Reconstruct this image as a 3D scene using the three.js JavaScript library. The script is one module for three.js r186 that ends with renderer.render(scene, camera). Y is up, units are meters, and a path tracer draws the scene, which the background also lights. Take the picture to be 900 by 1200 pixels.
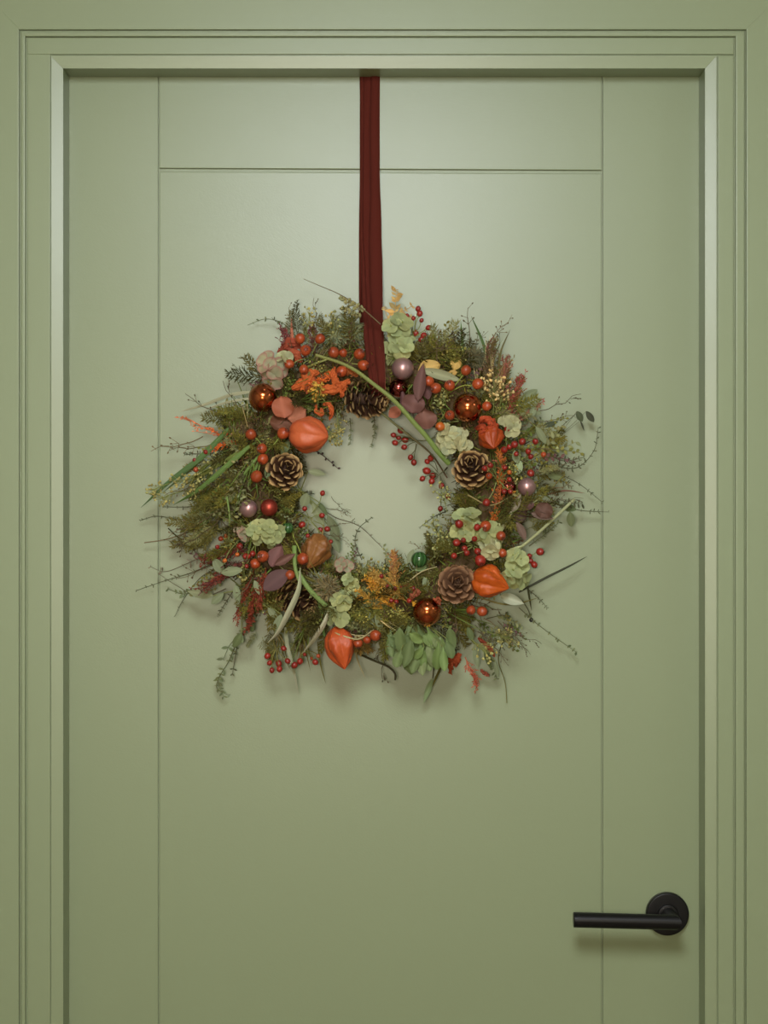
import * as THREE from 'three';
import { mergeGeometries, mergeVertices } from 'three/addons/utils/BufferGeometryUtils.js';
import { ImprovedNoise } from 'three/addons/math/ImprovedNoise.js';

// ------------------------------------------------------------------ camera, light, exposure
const scene = new THREE.Scene();
scene.background = new THREE.Color(0x000000);
const M = 0.00103, D = 2.4, EYE = 1.494;               // metres per picture pixel on the door face (z = 0), camera distance, camera height
const camera = new THREE.PerspectiveCamera(2 * Math.atan(0.5 * 1200 * M / D) * 180 / Math.PI, 0.75, 0.05, 30);
camera.position.set(0, EYE, D);
camera.lookAt(0, EYE, 0);
scene.add(camera);
const renderer = new THREE.WebGLRenderer({ antialias: true });
renderer.toneMapping = THREE.LinearToneMapping;
renderer.toneMappingExposure = 0.955;
renderer.shadowMap.enabled = true;
const LIGHT = { key: 2.9, bulbGlow: 13, keyColor: [0.94, 0.98, 1.04], spot: 0.05, sconce: 0.15, back: 6.8, backColor: [1.0, 0.86, 0.68] };

// ------------------------------------------------------------------ helpers
let seedState = 7;
const rnd = () => { seedState = (seedState + 0x6d2b79f5) | 0; let t = Math.imul(seedState ^ (seedState >>> 15), 1 | seedState); t = (t + Math.imul(t ^ (t >>> 7), 61 | t)) ^ t; return ((t ^ (t >>> 14)) >>> 0) / 4294967296; };
const rr = (a, b) => a + (b - a) * rnd();
const pick = (a) => a[Math.floor(rnd() * a.length)];
const V = (x, y, z) => new THREE.Vector3(x, y, z);
const noise = new ImprovedNoise();
const at = (px, py, z = 0) => V((px - 450) * M * (D - z) / D, EYE + (600 - py) * M * (D - z) / D, z);   // a point of the photograph at a given distance from the door
const used = {};
const numbered = (n) => { const k = used[n] || 0; used[n] = k + 1; return k ? n + '_' + String(k).padStart(3, '0') : n; };
function mesh(name, geo, mat, parent) {
  const m = new THREE.Mesh(geo, mat); m.name = numbered(name); m.castShadow = m.receiveShadow = true; parent.add(m); return m;
}
function thing(name, label, category, pos, group) {
  const o = new THREE.Group(); o.name = numbered(name); if (pos) o.position.copy(pos); scene.add(o);
  o.userData = { label, category }; if (group) o.userData.group = group; return o;
}
function struct(name, parent = scene) {
  const o = new THREE.Group(); o.name = name; if (parent === scene) o.userData.kind = 'structure'; parent.add(o); return o;
}
const lin = (r, g, b) => new THREE.Color().setRGB(r, g, b);

// fine grain textures (relief only)
function dataTex(n, f, srgb) {
  const d = new Uint8Array(n * n * 4);
  for (let y = 0; y < n; y++) for (let x = 0; x < n; x++) { const v = f(x / n, y / n), k = 4 * (y * n + x); d[k] = v[0]; d[k + 1] = v[1]; d[k + 2] = v[2]; d[k + 3] = 255; }
  const t = new THREE.DataTexture(d, n, n); t.wrapS = t.wrapT = THREE.RepeatWrapping; t.magFilter = THREE.LinearFilter; t.minFilter = THREE.LinearMipmapLinearFilter; t.generateMipmaps = true;
  if (srgb) t.colorSpace = THREE.SRGBColorSpace; t.needsUpdate = true; return t;
}
const wrapN = (u, v, fx, fy, s) => {   // noise that tiles
  const a = u * Math.PI * 2, b = v * Math.PI * 2;
  return noise.noise(Math.cos(a) * fx + s, Math.sin(a) * fx + Math.cos(b) * fy * 1.3, Math.sin(b) * fy - s);
};
function paintBump(fx, fy, seed) {
  return dataTex(512, (u, v) => { const h = 128 + 60 * wrapN(u, v, fx, fy, seed) + 34 * wrapN(u, v, fx * 2.3, fy * 2.3, seed + 9) + (rnd() - 0.5) * 22; return [h, h, h]; });
}
const bumpUp = paintBump(22, 4, 1.5), bumpAcross = paintBump(4, 22, 5.1), bumpRoller = paintBump(16, 16, 8.7);
for (const t of [bumpUp, bumpAcross, bumpRoller]) t.repeat.set(1 / 0.22, 1 / 0.22);
const PAINT = lin(0.218, 0.262, 0.150);
const paint = (bump, rough = 0.36, scale = 0.00009) => new THREE.MeshPhysicalMaterial({ color: PAINT, roughness: rough, bumpMap: bump, bumpScale: scale, specularIntensity: 0.9 });
const paintUp = paint(bumpUp), paintAcross = paint(bumpAcross), paintRoller = paint(bumpRoller, 0.35, 0.0001);
const paintPlain = new THREE.MeshPhysicalMaterial({ color: PAINT, roughness: 0.42 });

// a flat board cut to an outline, its arrises eased
function board(poly, zb, zf, ease = 0.0006) {
  const s = new THREE.Shape(poly.map(([x, y]) => new THREE.Vector2(x, y)));
  const g = new THREE.ExtrudeGeometry(s, { depth: zf - zb - 2 * ease, bevelEnabled: true, bevelThickness: ease, bevelSize: ease, bevelOffset: -ease, bevelSegments: 3, curveSegments: 4 });
  g.translate(0, 0, zb + ease); return g;
}
const rect = (x0, y0, x1, y1) => [[x0, y0], [x1, y0], [x1, y1], [x0, y1]];

// ------------------------------------------------------------------ the room
{
  const box = (x0, y0, z0, x1, y1, z1) => { const g = new THREE.BoxGeometry(x1 - x0, y1 - y0, z1 - z0); g.translate((x0 + x1) / 2, (y0 + y1) / 2, (z0 + z1) / 2); return g; };
  const HX = 1.35, ZB = 3.7, H = 2.75, T = 0.12;
  const wallMat = new THREE.MeshStandardMaterial({ color: lin(0.16, 0.17, 0.11), roughness: 0.8, bumpMap: bumpRoller, bumpScale: 0.0002 });
  const ceilMat = new THREE.MeshStandardMaterial({ color: lin(0.45, 0.44, 0.40), roughness: 0.9 });
  const floorMat = new THREE.MeshStandardMaterial({ color: lin(0.16, 0.10, 0.055), roughness: 0.5, bumpMap: bumpAcross, bumpScale: 0.0004 });
  const one = (name, geo, mat) => { const m = mesh(name, geo, mat, scene); m.userData.kind = 'structure'; return m; };
  one('floor', box(-HX - T, -T, -0.2, HX + T, 0, ZB + T), floorMat);
  one('ceiling', box(-HX - T, H, -0.2, HX + T, H + T, ZB + T), ceilMat);
  one('wall_left', box(-HX - T, 0, -0.1, -HX, H, ZB), wallMat);
  one('wall_right', box(HX, 0, -0.1, HX + T, H, ZB), wallMat);
  one('wall_back', box(-HX - T, 0, ZB, HX + T, H, ZB + T), wallMat);
  const ox = 0.425, oy = 2.066;   // the opening in the door wall
  one('wall_front', mergeGeometries([box(-HX, 0, -0.09, -ox, H, 0.03), box(ox, 0, -0.09, HX, H, 0.03), box(-ox, oy, -0.09, ox, H, 0.03)]), wallMat);
}
// ------------------------------------------------------------------ frame around the door
const fx = (px, z) => (px - 450) * M * (D - z) / D, fy = (py, z) => EYE + (600 - py) * M * (D - z) / D;
{
  // outline of one mitred surround: outer edge L0,R0,T0 and inner edge L1,R1,T1 in pixels of the photograph, on the plane z
  const surround = (grp, name, L0, R0, T0, L1, R1, T1, zb, zf, matV, matH, ease) => {   // the eased mitres meet just below the face
    const X0 = fx(L0, zf), X1 = fx(R0, zf), Y0 = fy(T0, zf), x0 = fx(L1, zf), x1 = fx(R1, zf), y1 = fy(T1, zf), e = -0.6 * ease;
    mesh(name, board([[X0, 0], [x0, 0], [x0, y1 - e], [X0, Y0 - e]], zb, zf, ease), matV, grp);
    mesh(name, board([[x1, 0], [X1, 0], [X1, Y0 - e], [x1, y1 - e]], zb, zf, ease), matV, grp);
    mesh(name, board([[X0, Y0 + e], [x0, y1 + e], [x1, y1 + e], [X1, Y0 + e]], zb, zf, ease), matH, grp);
  };
  const arch = struct('trim_1');       // the architrave: a wide flat board and a bead, mitred at the corners
  surround(arch, 'architrave_board', -48, 948, -38, 22.2, 874.6, 33.8, 0.028, 0.0535, paintUp, paintAcross, 0.0012);
  surround(arch, 'bead', 24.6, 872.6, 36.4, 29.6, 862, 41.6, 0.028, 0.0532, paintUp, paintAcross, 0.0016);
  const jamb = struct('trim_2');       // the frame proper, butted at the head
  const z = 0.0505;
  mesh('jamb_board', board(rect(fx(32, z), 0, fx(59, z), fy(63.6, z)), 0.02, z, 0.0009), paintUp, jamb);
  mesh('jamb_board', board(rect(fx(841.3, z), 0, fx(859.6, z), fy(65.3, z)), 0.02, z, 0.0009), paintUp, jamb);
  mesh('head_board', board(rect(fx(32, z), fy(64.6 - 0.9, z), fx(859.6, z), fy(44.2, z)), 0.02, z + 0.0002, 0.0009), paintAcross, jamb);
  // backing that closes the gaps between the boards and carries the door
  const bk = (x0, y0, x1, y1) => board(rect(x0, y0, x1, y1), -0.085, 0.0475, 0.0002);
  const ix = 0.3925, iy = 2.0325;
  mesh('lining', bk(-0.432, 0, -ix, 2.072), paintUp, jamb); mesh('lining', bk(ix, 0, 0.432, 2.072), paintUp, jamb); mesh('lining', bk(-ix, iy, ix, 2.072), paintAcross, jamb);
  // the stop: a planted strip whose face slopes towards the opening
  const stop = struct('trim_3');
  const zo = 0.0512, zi = 0.0487, zb = 0.0035;
  function strip(poly, zs) {           // poly corners with their own front depth
    const n = poly.length, p = [], uv = [], quad = (a, b, c, d) => { for (const q of [a, b, c, a, c, d]) { p.push(...q); uv.push(q[0], q[1] + q[2]); } };
    const f = poly.map(([x, y], i) => [x, y, zs[i]]), b = poly.map(([x, y]) => [x, y, zb]);
    quad(f[0], f[1], f[2], f[3]); quad(b[3], b[2], b[1], b[0]);
    for (let i = 0; i < n; i++) { const j = (i + 1) % n; quad(b[i], b[j], f[j], f[i]); }
    const g = new THREE.BufferGeometry(); g.setAttribute('position', new THREE.Float32BufferAttribute(p, 3)); g.setAttribute('uv', new THREE.Float32BufferAttribute(uv, 2)); g.computeVertexNormals(); return g;
  }
  const X0 = fx(60.3, zo), X1 = fx(839.6, zo), x0 = fx(74, zi), x1 = fx(826.2, zi), Y0 = fy(66, zo), y1 = fy(80.3, zi), e = 0.00012;
  mesh('stop_strip', strip([[X0, 0], [x0, 0], [x0, y1 - e], [X0, Y0 - e]], [zo, zi, zi, zo]), paintUp, stop);
  mesh('stop_strip', strip([[x1, 0], [X1, 0], [X1, Y0 - e], [x1, y1 - e]], [zi, zo, zo, zi]), paintUp, stop);
  mesh('stop_strip', strip([[X0, Y0 + e], [x0, y1 + e], [x1, y1 + e], [X1, Y0 + e]], [zo, zi, zi, zo]), paintAcross, stop);
}
// ------------------------------------------------------------------ the door
const door = struct('door_1');
{
  const g0 = fx(185.2, 0), g1 = fx(186.8, 0), h0 = fx(705.0, 0), h1 = fx(706.6, 0), L = -0.3885, Rr = 0.3885, top = 2.0295, bot = 0.006;
  const zb = -0.005;
  mesh('core', board(rect(L, bot, Rr, top), -0.04, zb + 0.0004, 0.0004), paintPlain, door);
  mesh('stile', board(rect(L, bot, g0, top), zb, 0, 0.0007), paintRoller, door);
  mesh('stile', board(rect(h1, bot, Rr, top), zb, 0, 0.0007), paintRoller, door);
  mesh('top_rail', board([[g1, fy(196.9, 0)], [h0, fy(199.3, 0)], [h0, top], [g1, top]], zb, 0, 0.0007), paintAcross, door);
  mesh('panel', board([[g1, bot], [h0, bot], [h0, fy(203.4, 0)], [g1, fy(201, 0)]], zb, -0.0012, 0.0008), paintRoller, door);
  // lever handle on a round rose
  const black = new THREE.MeshPhysicalMaterial({ color: lin(0.005, 0.005, 0.005), roughness: 0.38, metalness: 0.0, specularIntensity: 0.5 });
  const hd = struct('door_handle', door); hd.userData.label = 'matt black lever door handle on a round rose';
  const c = at(781.3, 1070, 0); hd.position.copy(c);
  const lathe = (pts) => { const g = new THREE.LatheGeometry(pts.map(([r, y]) => new THREE.Vector2(r, y)), 64); g.rotateX(Math.PI / 2); return g; };
  mesh('rose', lathe([[0.0001, 0], [0.0258, 0], [0.0258, 0.0066], [0.0256, 0.0076], [0.0249, 0.0084], [0.0238, 0.0088], [0.0132, 0.009], [0.013, 0.0086], [0.0128, 0.0089], [0.0001, 0.0091]]), black, hd);
  const rl = 0.0090, zl = 0.0545;
  mesh('collar', lathe([[0.0125, 0.0088], [0.0125, 0.0135], [0.0121, 0.0142], [0.0113, 0.0145], [0.009, 0.0146]]), black, hd);
  // neck and lever: two tubes meeting in a mitre
  const seg = 40, p = [], idx = [];
  const tilt = 0.026, LL = at(672, 1078, zl).x - c.x;
  const ringAt = (f) => { const b = p.length / 3; for (let i = 0; i <= seg; i++) { const a = i / seg * Math.PI * 2; p.push(...f(Math.cos(a) * rl, Math.sin(a) * rl)); } return b; };
  const join = (a, b) => { for (let i = 0; i < seg; i++) idx.push(a + i, b + i, a + i + 1, a + i + 1, b + i, b + i + 1); };
  const r0 = ringAt((u, v) => [u, v, 0.012]), r1 = ringAt((u, v) => [u, v, zl + u]);            // mitre plane
  join(r0, r1);
  const r2 = ringAt((u, v) => [u, v, zl + u]), tip = (x, s) => (u, v) => [x, v * s - x * tilt, zl + u * s];
  const r3 = ringAt(tip(LL + 0.0008, 1)); join(r2, r3);
  const r4 = ringAt(tip(LL + 0.0008, 1)), r5 = ringAt(tip(LL + 0.0002, 0.97)), r6 = ringAt(tip(LL, 0.91)); join(r4, r5); join(r5, r6);
  const r7 = ringAt(tip(LL, 0.91)), r8 = ringAt(tip(LL, 0.001)); join(r7, r8);
  const lg = new THREE.BufferGeometry(); lg.setAttribute('position', new THREE.Float32BufferAttribute(p, 3)); lg.setIndex(idx); lg.computeVertexNormals();
  mesh('lever', lg, black.clone(), hd).material.side = THREE.DoubleSide;
}
// ------------------------------------------------------------------ lamps of the hall, above and behind the photographer's reach
{
  const metal = new THREE.MeshStandardMaterial({ color: lin(0.25, 0.2, 0.12), roughness: 0.35, metalness: 1 });
  const kc = lin(...LIGHT.keyColor);
  const glow = (i, c = kc) => new THREE.MeshStandardMaterial({ color: lin(0.8, 0.8, 0.8), emissive: c, emissiveIntensity: i, roughness: 0.4 });
  const cyl = (r, y0, y1) => { const g = new THREE.CylinderGeometry(r, r, y1 - y0, 32); g.translate(0, (y0 + y1) / 2, 0); return g; };
  const lamp = (o, x, y, z, power, size, c = kc) => { const l = new THREE.PointLight(c, power, 0, 2); l.position.set(x, y, z); l.castShadow = true; l.shadow.radius = size / 0.02; l.shadow.mapSize.set(2048, 2048); o.add(l); };
  // pendant: an opal bulb in a deep metal dome
  const PY = 2.2, dy = PY - 2.75, p = thing('pendant_lamp', 'pendant lamp with an opal globe in a deep metal dome hanging from the hall ceiling', 'lamp', V(-0.02, 2.75, 1.72));
  mesh('ceiling_rose', cyl(0.05, -0.025, 0), metal, p); mesh('cord', cyl(0.004, dy + 0.33, -0.02), metal, p);
  const dome = [[0.02, 0.33], [0.15, 0.315], [0.26, 0.26], [0.325, 0.17], [0.352, 0.03], [0.357, 0.03], [0.33, 0.172], [0.264, 0.265], [0.152, 0.321], [0.02, 0.336]].map(([r, y]) => new THREE.Vector2(r, dy + y));
  mesh('dome_shade', new THREE.LatheGeometry(dome, 64), new THREE.MeshStandardMaterial({ color: lin(0.6, 0.6, 0.58), roughness: 0.5, side: THREE.DoubleSide }), p);
  mesh('bulb', new THREE.SphereGeometry(0.235, 48, 32).translate(0, dy, 0), glow(LIGHT.bulbGlow), p); lamp(p, 0, dy, 0, LIGHT.key, 0.22);
  // small downlight near the door and a wall light on the right
  const d = thing('ceiling_spotlight', 'small round ceiling spotlight near the door', 'lamp', V(0.12, 2.75, 0.62));
  mesh('bezel', cyl(0.05, -0.012, 0), metal, d); mesh('bulb', new THREE.SphereGeometry(0.035, 24, 16).translate(0, -0.03, 0), glow(9), d); lamp(d, 0, -0.03, 0, LIGHT.spot, 0.035);
  const w = thing('wall_light', 'opal globe wall light on the right wall of the hall', 'lamp', V(1.35, 2.15, 0.95));
  mesh('back_plate', new THREE.CylinderGeometry(0.05, 0.05, 0.015, 32).rotateZ(Math.PI / 2).translate(-0.0075, 0, 0), metal, w);
  mesh('arm', new THREE.CylinderGeometry(0.007, 0.007, 0.06, 16).rotateZ(Math.PI / 2).translate(-0.045, 0, 0), metal, w);
  mesh('globe', new THREE.SphereGeometry(0.055, 32, 20).translate(-0.12, 0, 0), glow(9), w); lamp(w, -0.12, 0, 0, LIGHT.sconce, 0.055);
  // floor lamp at the far end of the hall, behind the photographer
  const wc = lin(...LIGHT.backColor), f = thing('floor_lamp', 'floor lamp with a warm drum shade at the far end of the hall', 'lamp', V(-0.135, 0, 2.85));
  mesh('base', cyl(0.14, 0, 0.02), metal, f); mesh('pole', cyl(0.011, 0.02, 1.3), metal, f);
  const drum = new THREE.LatheGeometry([[0.001, 1.3], [0.12, 1.3], [0.15, 1.305], [0.14, 1.7], [0.12, 1.705], [0.001, 1.705]].map(([a, b]) => new THREE.Vector2(a, b)), 40);
  mesh('lamp_shade', drum, glow(5, wc), f); lamp(f, 0, 1.5, 0, LIGHT.back, 0.14, wc);
}
// ------------------------------------------------------------------ plant-building kit
class Build {                          // collects blades, tubes and beads with vertex colours into one geometry
  constructor() { this.p = []; this.c = []; this.i = []; }
  v(x, y, z, c) { this.p.push(x, y, z); this.c.push(c[0], c[1], c[2]); return this.p.length / 3 - 1; }
  grid(n, m, f) {                      // f(i/n, j/m) -> [Vector3, colour]
    const b = this.p.length / 3;
    for (let i = 0; i <= n; i++) for (let j = 0; j <= m; j++) { const [q, c] = f(i / n, j / m); this.v(q.x, q.y, q.z, c); }
    for (let i = 0; i < n; i++) for (let j = 0; j < m; j++) { const a = b + i * (m + 1) + j; this.i.push(a, a + m + 1, a + 1, a + 1, a + m + 1, a + m + 2); }
    return this;
  }
  tube(pts, r0, r1, c0, c1 = c0, sides = 5) {
    const n = pts.length - 1; let up = V(0.3, 0.2, 1).normalize();
    const fr = pts.map((q, i) => { const d = pts[Math.min(i + 1, n)].clone().sub(pts[Math.max(i - 1, 0)]).normalize(); const s = d.clone().cross(up).normalize(); const u = s.clone().cross(d); up = u; return [s, u]; });
    return this.grid(n, sides, (a, b) => { const k = Math.round(a * n), t = b * Math.PI * 2, r = r0 + (r1 - r0) * a; return [pts[k].clone().addScaledVector(fr[k][0], Math.cos(t) * r).addScaledVector(fr[k][1], Math.sin(t) * r), mixc(c0, c1, a)]; });
  }
  leaf(o, d, nrm, L, w, col, k = {}) { // a bent, cupped leaf of outline k.shape from o along d, facing nrm
    d = d.clone().normalize(); const s = d.clone().cross(nrm).normalize(), n = s.clone().cross(d).normalize();
    const { shape = 'oval', curl = 0.6, cup = 0.25, n: N = 6, m = 4, edge = null, vein = 1.18, twist = 0, wave = 0 } = k, ph = rnd() * 9;
    const prof = SHAPES[shape], pts = []; let y = 0, z = 0;
    for (let i = 0; i <= N; i++) { pts.push([y, z]); const t = (i + 0.5) / N; y += Math.cos(curl * t) * L / N; z -= Math.sin(curl * t) * L / N; }
    return this.grid(N, m, (a, b) => {
      const i = Math.round(a * N), u = b * 2 - 1, ww = w * prof(a), tw = twist * a, x = u * ww * Math.cos(tw), dz = u * ww * Math.sin(tw) + cup * u * u * ww + wave * w * Math.sin(ph + a * 9 + u * 2) * Math.abs(u);
      const q = o.clone().addScaledVector(d, pts[i][0]).addScaledVector(n, pts[i][1] + dz).addScaledVector(s, x);
      let c = col; if (m > 1 && Math.abs(u) < 0.01) c = c.map((e) => e * vein); if (edge) c = mixc(c, edge, Math.max(Math.abs(u) ** 3, a ** 6));
      return [q, c];
    });
  }
  bead(o, r, col, tip = null, sx = 1, axis = V(0, 1, 0), seg = 6, rings = 5) {
    const q = new THREE.Quaternion().setFromUnitVectors(V(0, 1, 0), axis.clone().normalize());
    return this.grid(rings, seg, (a, b) => { const t = a * Math.PI, f = b * Math.PI * 2, s = Math.sin(t); return [V(s * Math.cos(f) * r, -Math.cos(t) * r * sx, s * Math.sin(f) * r).applyQuaternion(q).add(o), tip && a > 0.82 ? tip : col]; });
  }
  done() {
    const g = new THREE.BufferGeometry(); g.setAttribute('position', new THREE.Float32BufferAttribute(this.p, 3)); g.setAttribute('color', new THREE.Float32BufferAttribute(this.c, 3)); g.setIndex(this.i); g.computeVertexNormals(); return g;
  }
}
const mixc = (a, b, t) => [a[0] + (b[0] - a[0]) * t, a[1] + (b[1] - a[1]) * t, a[2] + (b[2] - a[2]) * t];
const vary = (c, s = 0.25) => { const k = 1 + rr(-s, s), h = rr(-s, s) * 0.35; return [c[0] * k * (1 + h), c[1] * k, c[2] * k * (1 - h)]; };
const SHAPES = {
  oval: (t) => Math.sin(Math.PI * Math.min(1, t * 0.98 + 0.02)) ** 0.75,
  lance: (t) => Math.sin(Math.PI * t ** 0.8) ** 0.9,
  round: (t) => Math.sqrt(Math.max(0, 1 - (2 * t - 1) ** 2)) * 0.98 + 0.02 * (1 - t),
  spoon: (t) => (t < 0.25 ? 0.12 + t * 1.1 : Math.sqrt(Math.max(0, 1 - ((t - 0.6) / 0.41) ** 2)) * 0.95 + 0.02),
  blade: (t) => (t < 0.15 ? 0.75 + t * 1.6 : 1 - ((t - 0.15) / 0.85) ** 2.2) + 0.01,
  petal: (t) => Math.min(1, 0.25 + t * 2.2) * Math.sqrt(Math.max(0, 1 - Math.max(0, (t - 0.45) / 0.56) ** 2.6)),
  needle: (t) => 1 - t * 0.8,
};
const plantMat = (rough = 0.7, through = 0, spec = 0.3) => new THREE.MeshPhysicalMaterial({ vertexColors: true, color: lin(1, 1, 1), roughness: rough, specularIntensity: spec, side: THREE.DoubleSide, ...(through ? { transmission: through, thickness: 0 } : {}) });
const leafMat = plantMat(0.62, 0.15, 0.4), petalMat = plantMat(0.75, 0.25, 0.3), stemMat = plantMat(0.6, 0, 0.5), waxMat = plantMat(0.36, 0, 0.9), dryMat = plantMat(0.9, 0, 0.15);
const curve = (pts, n = 10) => new THREE.CatmullRomCurve3(pts).getPoints(n);

const C = {   // linear base colours
  moss: [0.105, 0.092, 0.022], olive: [0.15, 0.135, 0.026], green: [0.105, 0.145, 0.026], grey: [0.20, 0.205, 0.085], dark: [0.045, 0.040, 0.011], stem: [0.17, 0.19, 0.055], straw: [0.36, 0.31, 0.15], pale: [0.46, 0.46, 0.30],
  hyd: [0.37, 0.395, 0.17], hydPink: [0.40, 0.19, 0.15], sage: [0.155, 0.205, 0.08], brown: [0.09, 0.05, 0.025], rust: [0.33, 0.10, 0.05], mauve: [0.145, 0.068, 0.058], plum: [0.11, 0.048, 0.045], gold: [0.47, 0.29, 0.075], yellow: [0.50, 0.26, 0.03], seed: [0.33, 0.30, 0.08],
  hip: [0.30, 0.056, 0.015], hipRed: [0.235, 0.021, 0.012], hipOrange: [0.45, 0.12, 0.018], calyx: [0.025, 0.016, 0.01], orange: [0.62, 0.125, 0.022], redgrass: [0.17, 0.034, 0.02], black: [0.02, 0.022, 0.014],
};

// ------------------------------------------------------------------ baubles
function ball(px, py, r, z, label, spec, group) {
  const p = at(px, py, z), R = r * M * (D - z) / D, t = thing('bauble', label, 'bauble', p, 'glass baubles in the wreath');
  mesh('ball', new THREE.SphereGeometry(R, 48, 32), spec, t);
  const cap = new THREE.LatheGeometry([[R * 0.28, R * 0.93], [R * 0.29, R * 1.0], [R * 0.27, R * 1.12], [R * 0.2, R * 1.16], [0.0001, R * 1.17]].map(([a, b]) => new THREE.Vector2(a, b)), 24);
  const cm = new THREE.MeshStandardMaterial({ color: lin(0.35, 0.2, 0.08), metalness: 1, roughness: 0.35 });
  const c = mesh('cap', cap, cm, t), ring = mesh('hanging_loop', new THREE.TorusGeometry(R * 0.13, R * 0.025, 8, 20).translate(0, R * 1.28, 0), cm, c);
  c.quaternion.setFromUnitVectors(V(0, 1, 0), V(rr(-0.5, 0.5), 0.35, -1).normalize());
  return t;
}
const copper = new THREE.MeshPhysicalMaterial({ color: lin(0.55, 0.115, 0.022), metalness: 1, roughness: 0.14, clearcoat: 1, clearcoatRoughness: 0.08 });
const mauveBall = new THREE.MeshPhysicalMaterial({ color: lin(0.40, 0.235, 0.225), metalness: 0.7, roughness: 0.36 });
const wineBall = new THREE.MeshPhysicalMaterial({ color: lin(0.34, 0.05, 0.045), metalness: 1, roughness: 0.12, clearcoat: 1, clearcoatRoughness: 0.08 });
const redBall = new THREE.MeshPhysicalMaterial({ color: lin(0.33, 0.05, 0.03), metalness: 0.75, roughness: 0.42 });
const greenGlass = new THREE.MeshPhysicalMaterial({ color: lin(0.05, 0.15, 0.04), roughness: 0.14, clearcoat: 0.6, clearcoatRoughness: 0.05,
  map: dataTex(128, (u, v) => { const s = 0.5 + 0.5 * Math.sin(u * Math.PI * 18 + 0.8 * Math.sin(v * 7)); const k = s ** 5; return [46 + 34 * k, 84 + 40 * k, 40 + 28 * k]; }, true) });
greenGlass.color.setRGB(0.75, 0.75, 0.75);
ball(308, 466, 17, 0.083, 'shiny copper bauble at the upper left of the wreath, next to pale pink hydrangea petals', copper);
ball(548, 478, 17.5, 0.088, 'shiny copper bauble among orange rose hips, directly above a torn red lantern husk', copper);
ball(500.5, 717, 17, 0.088, 'shiny copper bauble at the bottom, above the bunch of sage green leaves', copper);
ball(472, 432, 13, 0.088, 'satin mauve bauble close beside the velvet ribbon', mauveBall);
ball(617.5, 570.7, 10.8, 0.083, 'small satin mauve bauble at the right edge of the wreath', mauveBall);
ball(291, 596, 10.6, 0.088, 'small satin mauve bauble touching a red one, below the grass blades', mauveBall);
ball(467, 455, 11.5, 0.075, 'dark wine red shiny bauble half hidden below the mauve one by the ribbon', wineBall);
ball(595, 571, 10.2, 0.076, 'dark wine red shiny bauble behind small red berries at the right', wineBall);
ball(315.3, 595, 10.2, 0.088, 'satin red bauble touching a mauve one, above pale hydrangea petals', redBall);
ball(491.3, 655.8, 9.6, 0.078, 'small green glass ball with pale streaks on the inner rim above the pine cone', greenGlass);
ball(337.5, 619, 6.6, 0.08, 'tiny green glass ball half hidden by leaves at the inner left', greenGlass);

// ------------------------------------------------------------------ pine cones: a core, and scales set in a spiral
function scaleGeo(tipCol, innerCol, thick) {   // unit length along +Y, its outer face towards +Z
  const b = new Build(), W = (t) => 0.09 + 0.24 * Math.sin(Math.min(1, t * 1.05) * Math.PI * 0.56) ** 1.2 * (t > 0.84 ? Math.sqrt(Math.max(0, 1 - ((t - 0.84) / 0.162) ** 2)) : 1);
  const T = (t) => thick * (0.35 + 0.9 * t ** 3), zc = (t) => 0.10 * Math.sin(t * 3) + 0.14 * t ** 3;
  const colr = (t, u) => mixc(innerCol, tipCol, Math.max(0, Math.min(1, (t - 0.8) * 7)) * (0.75 + 0.25 * Math.abs(u)));
  b.grid(8, 4, (a, s) => { const u = s * 2 - 1; return [V(u * W(a), a, zc(a) + T(a) * (1 - u * u * 0.9) * (a > 0.99 ? 0.3 : 1)), colr(a, u)]; });
  b.grid(8, 4, (a, s) => { const u = 1 - s * 2; return [V(u * W(a), a, zc(a) - T(a) * 0.35 * (1 - u * u)), colr(a, u)]; });
  return b.done();
}
function cone(px, py, z, axis, len, rad, n, cols, label, open = 1) {
  const t = thing('pine_cone', label, 'pine cone', at(px, py, z), 'pine cones in the wreath');
  axis = axis.clone().normalize(); t.quaternion.setFromUnitVectors(V(0, 1, 0), axis);
  const core = new THREE.LatheGeometry(Array.from({ length: 13 }, (_, i) => { const a = i / 12; return new THREE.Vector2(Math.max(0.0002, rad * 0.3 * Math.sin(Math.PI * Math.min(1, 0.12 + a * 0.88)) ** 0.7), (a - 0.5) * len * 0.9); }), 20);
  mesh('core', core, new THREE.MeshStandardMaterial({ color: lin(...cols[1]), roughness: 1 }), t);
  const geos = [0, 1, 2].map((k) => scaleGeo(vary(cols[0], 0.18), cols[1], 0.05 + 0.012 * k));
  for (let i = 0; i < n; i++) {
    const a = (i + 0.5) / n, ang = i * 2.39996, prof = Math.sin(Math.PI * (0.16 + 0.80 * a)) ** 0.75, el = (-0.25 + 1.65 * a ** 1.5) * open + (1 - open) * (0.5 + a * 0.8);
    const out = V(Math.cos(ang), 0, Math.sin(ang)), d = out.clone().multiplyScalar(Math.cos(el)).add(V(0, Math.sin(el), 0)), L = rad * (0.38 + 0.42 * prof) * rr(0.85, 1.1);
    const s = mesh('scale', geos[i % 3], dryMat, t), y = d, zax = V(0, Math.cos(el), 0).addScaledVector(out, -Math.sin(el)), x = y.clone().cross(zax);
    s.quaternion.setFromRotationMatrix(new THREE.Matrix4().makeBasis(x, y, zax)); s.rotateY(rr(-0.15, 0.15)); s.rotateX(rr(-0.1, 0.1));
    s.position.copy(out).multiplyScalar(rad * 0.3 * prof).add(V(0, (a - 0.5) * len * 0.82, 0)); const k = L / 1; s.scale.set(k * 1.0, k, k);
  }
  return t;
}
const darkCone = [[0.56, 0.36, 0.15], [0.05, 0.024, 0.012]], paleCone = [[0.30, 0.165, 0.085], [0.11, 0.056, 0.03]];
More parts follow.
